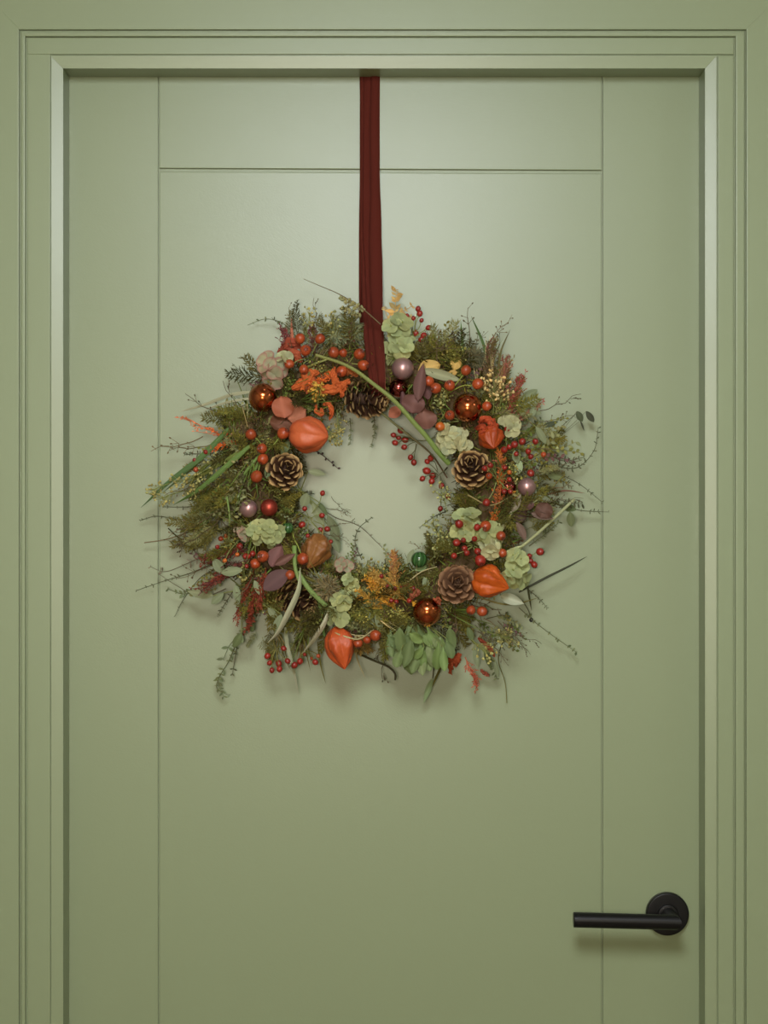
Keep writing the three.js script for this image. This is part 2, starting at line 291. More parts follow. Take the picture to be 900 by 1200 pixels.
cone(334, 552, 0.082, V(0.25, 0.28, 1), 0.044, 0.0205, 46, darkCone, 'dark pine cone with tan scale tips, below the round orange lantern');
cone(428, 468, 0.072, V(0.86, -0.16, 0.5), 0.052, 0.0215, 66, darkCone, 'dark pine cone lying on its side under the velvet ribbon', 0.75);
cone(553, 549, 0.082, V(-0.12, 0.35, 1), 0.044, 0.0215, 48, darkCone, 'dark pine cone facing out below the torn red lantern husk and white green hydrangea');
cone(535, 684, 0.086, V(0.05, 0.2, 1), 0.032, 0.0222, 44, paleCone, 'light brown fully open pine cone between the green glass ball and an orange lantern', 1);
cone(348, 702, 0.07, V(0.62, -0.5, 0.6), 0.050, 0.0225, 66, darkCone, 'dark pine cone crossed by a silvery leaf at the lower left', 0.75);

// ------------------------------------------------------------------ papery seed lanterns
function lantern(px, py, z, axis, R, len, col, label, k = {}) {
  const tipL = k.tip ?? 0.06, blunt = k.blunt ?? 0.72;
  const t = thing('seed_lantern', label, 'seed lantern', at(px, py, z), 'seed lanterns in the wreath'); t.quaternion.setFromUnitVectors(V(0, 1, 0), axis.clone().normalize()); t.rotateY(k.roll || 0);
  const b = new Build(), crumple = k.crumple || 0.05, sd = rnd() * 50, dark = col.map((e, i) => e * [0.72, 0.5, 0.5][i]);
  b.grid(40, 60, (a, s) => {
    const th = s * Math.PI * 2, five = Math.abs(Math.cos(2.5 * th)), rib = 1 + 0.10 * five ** 6 - 0.05 * (1 - five) - (k.lobe || 0) * (1 - five) ** 2;
    const pr = Math.max(0.004, Math.sin(Math.PI * (0.02 + a * 0.98) ** 0.82) ** blunt);
    const nz = 1 + crumple * noise.noise(Math.cos(th) * 2.2 + sd, a * 4.5, Math.sin(th) * 2.2) * 2 + crumple * 0.5 * noise.noise(Math.cos(th) * 6 + sd, a * 11, Math.sin(th) * 6);
    const r = R * pr * rib * nz, net = Math.abs(Math.sin(th * 7.5 + Math.sin(a * 22) * 0.5)) ** 10 * 0.5;
    return [V(Math.cos(th) * r, (a - 0.48 + tipL * a ** 12) * len, Math.sin(th) * r), mixc(vary(col, 0.05), dark, Math.min(1, five ** 14 * 0.55 + net * 0.35))];
  });
  mesh('husk', b.done(), plantMat(0.5, 0.28, 0.7), t);
  const s = new Build(); s.tube(curve([V(0, -len * 0.46, 0), V(0.002, -len * 0.62, 0), V(0.006, -len * 0.85, -0.004)], 6), 0.0011, 0.0009, [0.25, 0.16, 0.05]); mesh('stem', s.done(), stemMat, t);
  return t;
}
lantern(361.5, 509.5, 0.096, V(0.95, -0.1, 0.45), 0.0205, 0.046, [0.66, 0.145, 0.045], 'plump round orange seed lantern on the inner rim at the upper left', { roll: 1.1, crumple: 0.035, tip: 0.03, blunt: 0.55, lobe: 0.07 });
lantern(575.5, 513, 0.090, V(0.15, -0.75, 0.75), 0.0145, 0.031, [0.43, 0.066, 0.009], 'crumpled deep red orange seed lantern below the copper bauble at the right', { crumple: 0.09, lobe: 0.06, roll: 0.4 });
lantern(573, 682, 0.094, V(0.93, -0.28, 0.3), 0.0185, 0.043, [0.58, 0.105, 0.008], 'orange seed lantern with a deep crease, touching the light brown pine cone', { crumple: 0.08, lobe: 0.14, roll: 0.2 });
lantern(398.5, 757.5, 0.092, V(0.2, -0.95, 0.25), 0.0168, 0.048, [0.60, 0.105, 0.022], 'orange seed lantern hanging point down at the bottom edge of the wreath', { crumple: 0.07, lobe: 0.12, roll: 0.9 });
lantern(370, 645, 0.078, V(-0.35, -0.8, 0.4), 0.0165, 0.043, [0.30, 0.125, 0.03], 'brown dried seed lantern on the inner rim at the lower left', { crumple: 0.11, lobe: 0.12, roll: 2 });
// ------------------------------------------------------------------ the wreath
const O = at(440, 570, 0), RING = 139 * M * 0.98, ZC = 0.044;
const wreath = thing('wreath', 'round autumn wreath of dried hydrangea, rose hips and greenery on the green door', 'wreath', O);
const lp = (px, py, z) => at(px, py, z).sub(O);
const part = (name, geo, mat, parent = wreath) => mesh(name, geo, mat, parent);
const grp = (name, pos) => { const g = new THREE.Group(); g.name = numbered(name); g.position.copy(pos); wreath.add(g); return g; };
// places that stay clear of loose greenery: [px, py, radius]
const CLEAR = [[606, 616, 9], [622, 600, 8], [613, 606, 8], [255, 518, 5], [245, 528, 5], [225, 543, 6], [210, 556, 6], [280, 535, 5], [270, 543, 5], [258, 553, 5], [245, 564, 5], [232, 573, 5], [268, 610, 4], [335, 722, 7], [322, 742, 6], [350, 690, 7], [372, 740, 6], [362, 755, 6], [400, 426, 4], [420, 437, 5], [460, 468, 5], [485, 495, 5], [500, 512, 5], [515, 530, 5], [630, 625, 5], [650, 606, 5], [318, 653, 9], [322, 678, 12], [485, 472, 10], [498, 492, 10], [490, 450, 7], [328, 476, 11], [345, 482, 9], [325, 494, 9], [640, 597, 9], [355, 448, 9], [385, 455, 9], [396, 443, 7], [380, 482, 6], [510, 436, 12], [490, 755, 18], [475, 750, 14], [510, 752, 14], [436, 372, 12], [437, 390, 12], [439, 408, 12], [441, 425, 11], [442, 440, 10], [308, 466, 17], [548, 478, 18], [500, 717, 16], [472, 432, 13], [617, 571, 11], [291, 596, 11], [466, 455, 10], [595, 571, 9], [315, 595, 10], [491, 656, 10], [338, 619, 6], [334, 552, 18], [428, 467, 20], [412, 466, 12], [446, 470, 10], [553, 549, 19], [535, 684, 20], [348, 703, 16], [362, 509, 20], [575, 513, 14], [573, 682, 17], [398, 758, 17], [370, 645, 12]];
const clear = (v) => { const k = M * (D - v.z) / D, px = 450 + (v.x + O.x) / k, py = 600 - (v.y + O.y - EYE) / k; return CLEAR.every(([x, y, r]) => (px - x) ** 2 + (py - y) ** 2 > (r + 3) ** 2); };

// ring and moss body
{
  const ring = new THREE.TorusGeometry(RING, 0.022, 24, 160), q = ring.attributes.position, b = new Build(), v = V(0, 0, 0);
  for (let i = 0; i < q.count; i++) {
    v.fromBufferAttribute(q, i); const a = Math.atan2(v.y, v.x), c = V(Math.cos(a) * RING, Math.sin(a) * RING, 0), n = v.clone().sub(c);
    const k = 1 + 0.22 * noise.noise(v.x * 60, v.y * 60, v.z * 60) + 0.14 * noise.noise(v.x * 170, v.y * 170, v.z * 170);
    n.multiplyScalar(k); v.copy(c).add(n); v.z = Math.max(v.z + ZC, 0.002); q.setXYZ(i, v.x, v.y, v.z);
  }
  ring.computeVertexNormals();
  part('vine_ring', ring, new THREE.MeshPhysicalMaterial({ color: lin(0.10, 0.066, 0.033), roughness: 1, specularIntensity: 0.15 }));
  const tints = [C.moss, C.green, C.olive, C.dark, C.brown, C.moss];
  for (let i = 0; i < 7000; i++) {
    const a = rr(0, 6.2832), f = rr(-0.7, Math.PI + 0.7), t = rr(0.02, 0.042), rad = V(Math.cos(a), Math.sin(a), 0), n = rad.clone().multiplyScalar(Math.cos(f)).add(V(0, 0, Math.sin(f)));
    const o = rad.clone().multiplyScalar(RING).add(V(0, 0, ZC)).addScaledVector(n, t), d = n.clone().multiplyScalar(0.6).add(V(rr(-1, 1), rr(-1, 1), rr(-0.6, 0.8))).normalize();
    const L = rr(0.006, 0.016); if (o.z + d.z * L < 0.003) continue;
    b.leaf(o, d, V(rr(-1, 1), rr(-1, 1), 1), L, rr(0.0005, 0.0012), vary(pick(tints), 0.5), { shape: 'needle', curl: rr(-1, 1.4), n: 2, m: 1, cup: 0 });
  }
  part('moss', b.done(), dryMat).userData.kind = 'stuff';
}

// sprigs, each growing along +Y
function fern(col, L = 0.055) {
  const b = new Build(), bend = rr(-0.25, 0.25), st = (t) => V(bend * L * t * t, t * L, -0.12 * L * t * t), n = 17;
  b.tube(Array.from({ length: 7 }, (_, i) => st(i / 6)), 0.0006, 0.0002, mixc(C.stem, col, 0.5), col, 3);
  for (let i = 2; i < n; i++) for (const s of [-1, 1]) {
    const t = i / n, o = st(t), l = L * 0.32 * (1 - t * 0.75) * rr(0.6, 1.1), d = V(s * rr(0.7, 1), rr(0.5, 0.9), rr(-0.35, 0.45)).normalize();
    b.tube([o, o.clone().addScaledVector(d, l)], 0.0003, 0.00015, col, col, 3);
    for (let k = 1; k <= 7; k++) b.leaf(o.clone().addScaledVector(d, l * k / 7), d.clone().add(V(rr(-1, 1), rr(-0.4, 1), rr(-0.8, 0.8))), V(0, 0, 1), rr(0.003, 0.006), 0.0006, vary(col, 0.35), { shape: 'needle', n: 1, m: 1, cup: 0 });
  }
  return b.done();
}
function leafy(col, L = 0.05, ll = 0.008, shape = 'oval', asp = 0.24) {
  const b = new Build(), bend = rr(-0.3, 0.3), st = (t) => V(bend * L * t * t, t * L, -0.15 * L * t * t), n = Math.round(L / ll * 1.5) + 2;
  b.tube(Array.from({ length: 7 }, (_, i) => st(i / 6)), 0.0007, 0.0003, mixc(C.stem, C.brown, rnd()), col, 4);
  for (let i = 1; i <= n; i++) { const t = i / n, s = i % 2 ? 1 : -1; b.leaf(st(t), V(s * rr(0.5, 1), rr(0.3, 1), rr(-0.3, 0.5)), V(rr(-0.5, 0.5), rr(-0.3, 0.5), 1), ll * rr(0.7, 1.15) * (1 - 0.35 * t), ll * asp, vary(col, 0.28), { shape, curl: rr(0, 0.9), n: 4, m: 2 }); }
  return b.done();
}
function seeds(col, L = 0.04, r = 0.0013) {
  const b = new Build();
  b.tube([V(0, 0, 0), V(0.001, L * 0.5, 0), V(0, L * 0.8, 0)], 0.0006, 0.0004, C.stem, C.stem, 4);
  for (let i = 0; i < 22; i++) { const t = rr(0.35, 1), e = V(rr(-1, 1) * L * 0.26, t * L, rr(-0.5, 1) * L * 0.24); b.tube([V(0, t * L * 0.72, 0), e], 0.0003, 0.00025, C.stem, col, 3); b.bead(e, r * rr(0.7, 1.2), vary(col, 0.35), null, 1.25, V(rr(-1, 1), rr(-1, 1), rr(-1, 1)), 6, 4); }
  return b.done();
}
function tuft(col, L = 0.08, n = 6, w = 0.0011) {
  const b = new Build();
  for (let i = 0; i < n; i++) b.leaf(V(rr(-0.003, 0.003), 0, rr(-0.003, 0.003)), V(rr(-0.35, 0.35), 1, rr(-0.15, 0.3)), V(rr(-0.6, 0.6), 0, 1), L * rr(0.6, 1.1), w * rr(0.6, 1.2), vary(col, 0.3), { shape: 'blade', curl: rr(-0.3, 0.9), n: 6, m: 2, cup: 0.4 });
  return b.done();
}
function plume(col, col2, L = 0.05, n = 70, spread = 0.28) {
  const b = new Build(); b.tube([V(0, 0, 0), V(0, L * 0.5, 0), V(0.002, L * 0.9, 0)], 0.0007, 0.0003, col2, col, 4);
  for (let i = 0; i < n; i++) {
    const t = rr(0.05, 0.9), o = V(0, t * L, 0), d = V(rr(-1, 1) * spread * 2, rr(0.6, 1.2), rr(-0.6, 1) * spread * 2).normalize(), l = L * rr(0.18, 0.38) * (1.15 - t * 0.6), c = vary(mixc(col, col2, rnd() ** 2), 0.3);
    const m = o.clone().addScaledVector(d, l * 0.55), e = m.clone().addScaledVector(d.clone().add(V(rr(-0.5, 0.5), rr(-0.2, 0.4), rr(-0.4, 0.4))).normalize(), l * 0.45);
    b.tube([o, m, e], 0.00045, 0.0002, c, c, 3);
    for (let k = 0; k < 5; k++) b.leaf(o.clone().lerp(e, rr(0.3, 1)), V(rr(-1, 1), rr(0, 1.2), rr(-0.6, 1)), V(0, 0, 1), rr(0.002, 0.0055), 0.0007, vary(c, 0.25), { shape: 'lance', n: 2, m: 1, cup: 0 });
  }
  return b.done();
}
function twig(col, L = 0.06) {
  const b = new Build(), pts = [V(0, 0, 0)]; for (let i = 1; i < 6; i++) pts.push(V(rr(-1, 1) * L * 0.06, i / 5 * L, rr(-0.5, 0.3) * L * 0.06));
  b.tube(curve(pts, 10), 0.0007, 0.0003, col, col, 4);
  for (let i = 0; i < 7; i++) { const t = rr(0.2, 1), o = V(0, t * L, 0), e = o.clone().add(V(rr(-1, 1), rr(0.2, 1), rr(-0.3, 0.4)).multiplyScalar(L * 0.14)); b.tube([o, e], 0.0004, 0.0002, col, col, 3); b.bead(e, 0.0009, vary(col, 0.3), null, 1.7, e.clone().sub(o), 5, 4); }
  return b.done();
}
const many = (n, f) => Array.from({ length: n }, f);
const KIND = {
  fern_sprig: { mat: dryMat, geo: [...many(5, () => fern(vary(C.moss, 0.2))), ...many(4, () => fern(vary(C.olive, 0.2), 0.048)), ...many(3, () => fern(vary(C.grey, 0.2), 0.046)), ...many(3, () => fern(vary(C.dark, 0.2), 0.06))] },
  leafy_sprig: { mat: leafMat, geo: [...many(4, () => leafy(vary(C.olive, 0.2))), ...many(4, () => leafy(vary(C.grey, 0.2), 0.052, 0.012, 'lance', 0.2)), ...many(3, () => leafy(vary(C.green, 0.2), 0.045, 0.009)), ...many(2, () => leafy(vary(C.mauve, 0.2), 0.04, 0.009))] },
  seed_sprig: { mat: dryMat, geo: [...many(5, () => seeds(vary(C.seed, 0.2))), ...many(2, () => seeds(vary(C.brown, 0.2), 0.036))] },
  grass_tuft: { mat: leafMat, geo: [...many(4, () => tuft(vary(C.green, 0.25))), ...many(3, () => tuft(vary(C.olive, 0.25), 0.07)), ...many(2, () => tuft(vary(C.straw, 0.25), 0.06, 4, 0.0008))] },
  bare_twig: { mat: dryMat, geo: many(5, () => twig(vary([0.11, 0.085, 0.045], 0.3))) },
};
const BASEZ = V(0, 0, 1), box3 = new THREE.Box3();
function stick(name, geo, mat, o, d, scale, roll = 0) {   // one sprig, its base at o (local), pointing along d, its flat side to the front
  d = d.clone().normalize(); const z = V(0, 0, 1).addScaledVector(d, -d.z); if (z.length() < 0.2) z.set(0, -d.z, d.y); z.normalize(); const x = d.clone().cross(z).normalize();
  const m = part(name, geo, mat); m.quaternion.setFromRotationMatrix(new THREE.Matrix4().makeBasis(x, d, z)); m.rotateY(roll); m.scale.setScalar(scale); m.position.copy(o); m.updateMatrix();
  if (!geo.boundingBox) geo.computeBoundingBox();
  box3.copy(geo.boundingBox).applyMatrix4(m.matrix); if (box3.min.z < 0.003) m.position.z += 0.003 - box3.min.z;
  return m;
}
function scatter(name, n, test, kf) {
  const { mat, geo } = KIND[name]; let made = 0;
  for (let tries = 0; made < n && tries < n * 30; tries++) {
    const a = rr(0, 6.2832), f = Math.PI * (rnd() < 0.55 ? rr(-0.12, 0.42) : rr(0.3, 1.12)), rad = V(Math.cos(a), Math.sin(a), 0), tan = V(-rad.y, rad.x, 0), n3 = rad.clone().multiplyScalar(Math.cos(f)).add(V(0, 0, Math.sin(f)));
    if (test && !test(a)) continue;
    const o = rad.clone().multiplyScalar(RING).add(V(0, 0, ZC)).addScaledVector(n3, rr(0.018, 0.034));
    const inward = Math.cos(f) < -0.4, d = n3.clone().multiplyScalar(rr(0.35, 0.9)).addScaledVector(tan, rr(-1, 1)).add(V(rr(-0.2, 0.2), rr(-0.35, 0.15), rr(-0.05, 0.2))); d.z = Math.min(d.z, 0.55);
    d.normalize();
    const g = pick(geo), s = rr(0.6, 1.05) * (inward ? 0.62 : 1) * (kf || 1), L = 0.05 * s;
    if (!clear(o.clone().addScaledVector(d, L * 0.5)) || !clear(o.clone().addScaledVector(d, L)) || !clear(o.clone().addScaledVector(d, L * 0.25))) continue;
    stick(name, g, mat, o, d, s, rr(-0.6, 0.6)); made++;
  }
}
// ------------------------------------------------------------------ rose hips on their stems
function hipGeo(col, calyx, long = 1.08) {
  const b = new Build(), dk = C.calyx;
  b.grid(14, 18, (a, s) => { const t = a * Math.PI, f = s * 6.2832, r = Math.sin(t) * (1 + 0.03 * Math.sin(f * 3 + 1)); return [V(Math.cos(f) * r, -Math.cos(t) * long, Math.sin(f) * r), a > 0.94 ? dk : mixc(col, [col[0] * 0.8, col[1] * 0.6, col[2] * 0.6], a * a)]; });
  if (calyx) for (let i = 0; i < 6; i++) { const f = i / 6 * 6.2832; b.leaf(V(Math.cos(f) * 0.12, long * 0.96, Math.sin(f) * 0.12), V(Math.cos(f), 0.9, Math.sin(f)), V(0, 1, 0), 0.42, 0.10, dk, { shape: 'lance', n: 2, m: 1, cup: 0 }); }
  return b.done();
}
const HIPS = { big: many(4, () => hipGeo(vary(C.hip, 0.18), true)), red: many(4, () => hipGeo(vary(C.hipRed, 0.18), true, 1.12)), orange: many(3, () => hipGeo(vary(C.hipOrange, 0.2), true)), mix: [] };
HIPS.mix = [...HIPS.red, HIPS.big[0], HIPS.big[2]];
// root [px, py, z]; hips [px, py, radius px, optional kind]; zt the depth of the hips
function hipSpray(root, hips, zt, kind, k = {}) {
  const o = lp(...root), g = grp('rosehip_spray', o), b = new Build(), sc = k.stem || C.stem;
  const mid = V(0, 0, 0); const pts = hips.map(([x, y, r]) => lp(x, y, zt + rr(-0.004, 0.004) + (r > 4.5 ? 0.002 : 0)).sub(o)); for (const q of pts) mid.addScaledVector(q, 0.55 / pts.length); mid.z += 0.004;
  b.tube(curve([V(0, 0, 0), mid.clone().multiplyScalar(0.5).add(V(rr(-0.002, 0.002), rr(-0.002, 0.002), 0.003)), mid], 8), 0.0010, 0.0007, sc, sc, 5);
  hips.forEach(([, , r, kk], i) => {
    const q = pts[i], R = r * M * (D - zt) / D, from = mid.clone().lerp(q, hips.length > 1 ? rr(0, 0.25) : 0), dir = q.clone().sub(from); if (dir.length() < 1e-4) dir.set(0, 0.2, 1); const dn = dir.clone().normalize().add(V(rr(-0.4, 0.4), rr(-0.4, 0.4), k.face ?? rr(-0.1, 0.6))).normalize();
    b.tube(curve([from, from.clone().lerp(q, 0.55).add(V(rr(-0.002, 0.002), rr(-0.001, 0.003), 0.001)), q.clone().addScaledVector(dn, -R * 0.9)], 6), R > 0.0045 ? 0.0008 : 0.0005, 0.0005, sc, sc, 4);
    const h = part('rosehip', pick(HIPS[kk || kind]), waxMat, g); h.position.copy(q); h.scale.set(R, R, R); h.quaternion.setFromUnitVectors(V(0, 1, 0), dn); h.rotateY(rr(0, 6));
    CLEAR.push([hips[i][0], hips[i][1], r]);
  });
  part('stem', b.done(), stemMat, g);
}
// large hips
hipSpray([372, 428, 0.06], [[351.7, 396.7, 6], [375, 397, 6], [358, 410.7, 6.6], [339, 426.7, 5.6], [356, 433, 5.6]], 0.094, 'big');
hipSpray([410, 432, 0.06], [[391, 413, 6.6], [402, 413.5, 5], [421, 415, 6.6], [425.7, 428, 6.5], [400.7, 435, 6.5]], 0.096, 'big', { stem: [0.24, 0.25, 0.06] });
hipSpray([318, 532, 0.06], [[294, 509, 6.5], [331.7, 508, 7], [307, 525.5, 6], [308, 538, 6.5], [300.7, 558.5, 7]], 0.097, 'big', { stem: [0.2, 0.26, 0.05] });
hipSpray([522, 475, 0.06], [[502.7, 447, 6], [510.7, 455, 6.6], [527, 451.7, 6.5], [546, 434, 6], [560, 450, 6.5]], 0.095, 'big', { stem: [0.24, 0.27, 0.05] });
hipSpray([540, 500, 0.06], [[570.7, 476, 5.6], [527, 486.7, 6], [515.7, 500, 5.5, 'orange']], 0.096, 'big');
hipSpray([322, 632, 0.06], [[308, 652, 7], [299, 660.7, 6], [339.7, 674, 6]], 0.098, 'big');
hipSpray([343, 622, 0.07], [[355, 655, 7]], 0.098, 'big', { stem: [0.24, 0.27, 0.05] });
hipSpray([575, 600, 0.06], [[569, 616.7, 6.6], [587, 628, 5.7], [589, 648, 5]], 0.1, 'big');
hipSpray([556, 640, 0.06], [[562.7, 656.7, 6.6], [538, 614, 5]], 0.1, 'red');
hipSpray([402, 738, 0.07], [[440, 744.7, 6.6], [419.5, 754, 5.6], [430, 750, 4.5]], 0.094, 'big', { stem: C.straw });
hipSpray([545, 700, 0.05], [[552, 715, 5.5], [565, 716.5, 6]], 0.072, 'big', { stem: C.brown });
// small hips
hipSpray([478, 415, 0.05], [[490, 362, 3.2], [492, 367.6, 3.5], [477, 370.5, 2.8], [484.5, 373, 2.6], [494, 375.5, 2.5], [502, 384, 3.2], [487, 390.6, 3.8], [496.4, 393, 3.5], [493.8, 398, 3.5], [476.5, 392.5, 2.5]], 0.06, 'red', { face: 0.3 });
hipSpray([510, 512, 0.06], [[469.5, 504.5, 3.6], [461, 510, 3], [463, 519, 3.4], [467, 513, 2.8], [474.7, 515.3, 4], [473.7, 524, 3.3], [481, 536, 3.2], [485, 542, 3.4]], 0.055, 'red', { face: 0, stem: [0.09, 0.09, 0.035] });
hipSpray([524, 548, 0.05], [[504.7, 537, 3.6], [500.5, 541, 3], [500, 552, 4.4], [507, 557.5, 3.8], [495, 561, 3.2], [506, 564, 3.6], [517.5, 569.5, 3.4], [525, 581.7, 3.4], [516, 596, 3]], 0.055, 'red', { face: 0, stem: [0.08, 0.08, 0.035] });
hipSpray([585, 545, 0.06], [[594.4, 503, 3.6], [603, 521, 4.2], [612, 517.6, 4], [591, 527, 4], [597, 523.7, 3.2], [605, 532, 3]], 0.092, 'red');
hipSpray([600, 548, 0.05], [[627.5, 517.4, 3.6], [619, 529, 3.4], [622, 535, 3.4], [637, 532.7, 3.2, 'big'], [622, 554.5, 4.3]], 0.08, 'red');
hipSpray([582, 562, 0.06], [[574.6, 545.4, 3.4], [568, 549, 3.4], [573, 558, 4.1, 'big'], [591.6, 548, 3], [597, 553.5, 2.8, 'orange'], [597, 562, 3], [590.6, 576, 3.2], [598, 576, 2.8], [570, 589, 4.6]], 0.1, 'red');
hipSpray([565, 640, 0.07], [[559, 618, 4], [556, 631.5, 3.4], [543, 633, 3.2], [535, 636, 4.4], [544.4, 642.7, 3.5], [547, 648, 3.6], [532, 651.5, 3.6], [559.5, 646, 4]], 0.104, 'red');
hipSpray([600, 648, 0.05], [[633, 646.7, 4.5], [620.7, 651.5, 3], [626, 661.8, 3.9], [621.8, 657.3, 3.2]], 0.07, 'red');
hipSpray([350, 600, 0.05], [[378, 578, 3], [357, 596, 3], [354, 615, 3.9], [377.3, 604, 3.1], [375.5, 621, 3.2], [383.4, 620, 3.3], [360.7, 628, 2.5], [377.3, 631.4, 3.3], [387.7, 634.6, 2.3]], 0.068, 'red');
hipSpray([288, 632, 0.06], [[258.7, 631.4, 3.1], [264.4, 628, 2.6, 'orange'], [254.6, 641, 2.6], [281, 640, 3.8], [278, 650, 2.6, 'orange'], [263.4, 657, 2.6, 'orange']], 0.088, 'mix');
hipSpray([300, 635, 0.07], [[288, 652, 3.5], [296, 649, 3.6], [290.8, 652, 3], [289, 663.5, 2.6]], 0.096, 'mix');
hipSpray([322, 740, 0.05], [[313.4, 768.8, 3.6], [316, 776.8, 3.1], [318.6, 785.5, 3.1], [326.8, 777.7, 3.8], [327.5, 784, 3.5], [332.4, 760, 3.2], [337, 774.7, 3.2]], 0.06, 'red', { face: 0.1, stem: C.olive });
hipSpray([355, 745, 0.05], [[345, 779.5, 3.8], [351.5, 775, 3.6], [369.4, 776, 3.4], [373, 768.8, 2.4, 'big'], [365.3, 771.6, 2, 'big'], [357, 767, 2]], 0.06, 'red', { face: 0.1, stem: C.olive });
hipSpray([470, 700, 0.06], [[484, 689.7, 3.2], [471.6, 689, 3.6], [447, 675.3, 2.6], [454, 687, 2.2], [463, 689.5, 2.6], [477, 686, 2.6], [458.7, 703.7, 2.7], [464.4, 705, 2.6], [479.5, 704, 3]], 0.096, 'red');
hipSpray([262, 545, 0.05], [[265, 508.7, 2.4], [241, 529.7, 2.7], [228.4, 539, 2.6], [229.7, 550.4, 3.2]], 0.07, 'mix');

// ------------------------------------------------------------------ hydrangea heads: florets of four petals
function floretGeo(col, edge) {
  const b = new Build(), n = 4, ph = rr(0, 6);
  for (let i = 0; i < n; i++) { const f = ph + i / n * 6.2832 + rr(-0.15, 0.15); b.leaf(V(0, 0, 0), V(Math.cos(f), Math.sin(f), rr(0.1, 0.4)), V(-Math.cos(f) * 0.3, -Math.sin(f) * 0.3, 1), rr(0.9, 1.1), rr(0.5, 0.62), vary(col, 0.16), { shape: 'petal', curl: rr(0, 0.55), cup: rr(0.05, 0.25), n: 6, m: 4, edge, vein: 0.84, wave: 0.07 }); }
  b.bead(V(0, 0, 0.06), 0.1, [col[0] * 0.7, col[1] * 0.75, col[2] * 0.4], null, 1, V(0, 0, 1), 6, 4);
  return b.done();
}
const FLORET = { green: many(7, () => floretGeo(vary(C.hyd, 0.16), null)), pink: many(4, () => floretGeo(vary([0.34, 0.33, 0.185], 0.15), C.hydPink)), pale: many(5, () => floretGeo(vary([0.48, 0.48, 0.26], 0.12), null)) };
function hydrangea(px, py, rx, ry, z, n, size, kind, tiltx = 0, tilty = 0) {
  n = Math.max(2, Math.round(n * 0.72)); size *= 1.03;
  const o = lp(px, py, z - 0.02), g = grp('hydrangea_head', o), b = new Build();
  for (let i = 0; i < n; i++) {
    const f = i * 2.39996 + rr(-0.3, 0.3), q = Math.sqrt((i + 0.4) / n), u = Math.cos(f) * q, v = Math.sin(f) * q, h = Math.sqrt(Math.max(0, 1 - q * q * 0.9));
    const pos = lp(px + u * rx, py - v * ry, z + h * 0.008 + rr(-0.006, 0.005)).sub(o), d = V(u * 0.8 + tiltx + rr(-0.35, 0.35), v * 0.8 + tilty + rr(-0.35, 0.35), 0.9).normalize();
    const m = part('floret', pick(FLORET[kind]), petalMat, g); m.position.copy(pos); m.quaternion.setFromUnitVectors(V(0, 0, 1), d); m.rotateZ(rr(0, 6)); m.scale.setScalar(size * M * rr(0.85, 1.12));
    b.tube(curve([V(0, 0, -0.012), pos.clone().multiplyScalar(0.5).add(V(0, 0, 0.002)), pos], 5), 0.0006, 0.0005, C.stem, C.hyd, 4);
  }
  part('stem', b.done(), stemMat, g);
  CLEAR.push([px, py, Math.min(rx, ry) * 0.9]);
}
hydrangea(319, 430, 12, 13, 0.082, 4, 15, 'pink', -0.3, 0.2);
hydrangea(334, 420, 5, 6, 0.084, 2, 9, 'pale', 0.3, 0.3);
hydrangea(464, 386, 12, 11, 0.08, 5, 13, 'green', 0.1, 0.3); hydrangea(472, 405, 12, 9, 0.084, 5, 11, 'green'); hydrangea(457, 411, 4, 10, 0.07, 4, 8, 'green', 0.3, 0);
hydrangea(527, 516, 16, 16, 0.088, 12, 10, 'pale', -0.2, 0.2);
hydrangea(598, 497, 9, 8, 0.086, 4, 10.5, 'pale', 0.2, 0.3); hydrangea(545, 522, 6, 12, 0.082, 4, 8, 'pale');
hydrangea(311, 624, 20, 12, 0.088, 15, 9, 'green', 0, 0.1); hydrangea(284, 625, 6, 8, 0.082, 3, 8.5, 'pink');
hydrangea(548, 609, 16, 8, 0.09, 6, 11, 'green', 0, 0.3); hydrangea(568, 625, 13, 8, 0.092, 6, 11, 'green'); hydrangea(574, 640, 12, 8, 0.092, 6, 10, 'pale'); hydrangea(541, 627, 10, 8, 0.088, 3, 10, 'green');
hydrangea(605, 673, 12, 14, 0.09, 9, 11, 'green', 0.2, -0.2); hydrangea(607, 654, 8, 7, 0.092, 3, 10, 'green', 0.1, 0.2);
hydrangea(399, 707, 10, 10, 0.088, 5, 10, 'green', 0, 0.2); hydrangea(395, 724, 9, 6, 0.086, 3, 10, 'green', 0, -0.2); hydrangea(411, 684, 7, 11, 0.082, 4, 9, 'green');
hydrangea(404, 664, 6, 6, 0.074, 2, 9, 'pink');

// ------------------------------------------------------------------ broad leaves: [tip direction in px], each leaf its own piece
function leafPiece(parent, o, px, py, z, dx, dy, dz, L, w, col, opts = {}) {
  const b = new Build(), k = M * (D - z) / D, q = lp(px, py, z).sub(o);
  b.leaf(V(0, 0, 0), V(dx, -dy, dz), V(rr(-0.25, 0.25) + (opts.nx || 0), rr(-0.1, 0.3) + (opts.ny || 0), 1), L * k, w * k, vary(col, 0.1), { n: 10, m: 6, curl: 0.3, cup: 0.15, ...opts });
  const m = part('leaf', b.done(), opts.mat || leafMat, parent); m.position.copy(q); return m;
}
function leafSprig(name, root, leaves, stemCol, sr = 0.0009) {     // leaves: [px, py, z, dx, dy, dz, L, halfwidth, colour, opts]
  const o = lp(...root), g = grp(name, o), b = new Build();
  for (const l of leaves) { const q = lp(l[0], l[1], l[2]).sub(o); b.tube(curve([V(0, 0, 0), q.clone().multiplyScalar(0.5).add(V(0, 0, -0.003)), q], 5), sr, sr * 0.65, stemCol, stemCol, 5); leafPiece(g, o, ...l); }
  part('stem', b.done(), stemMat, g);
}
const WDK = [0.09, 0.085, 0.04], rd = { shape: 'round', curl: 0.5, cup: 0.25, wave: 0.22 };
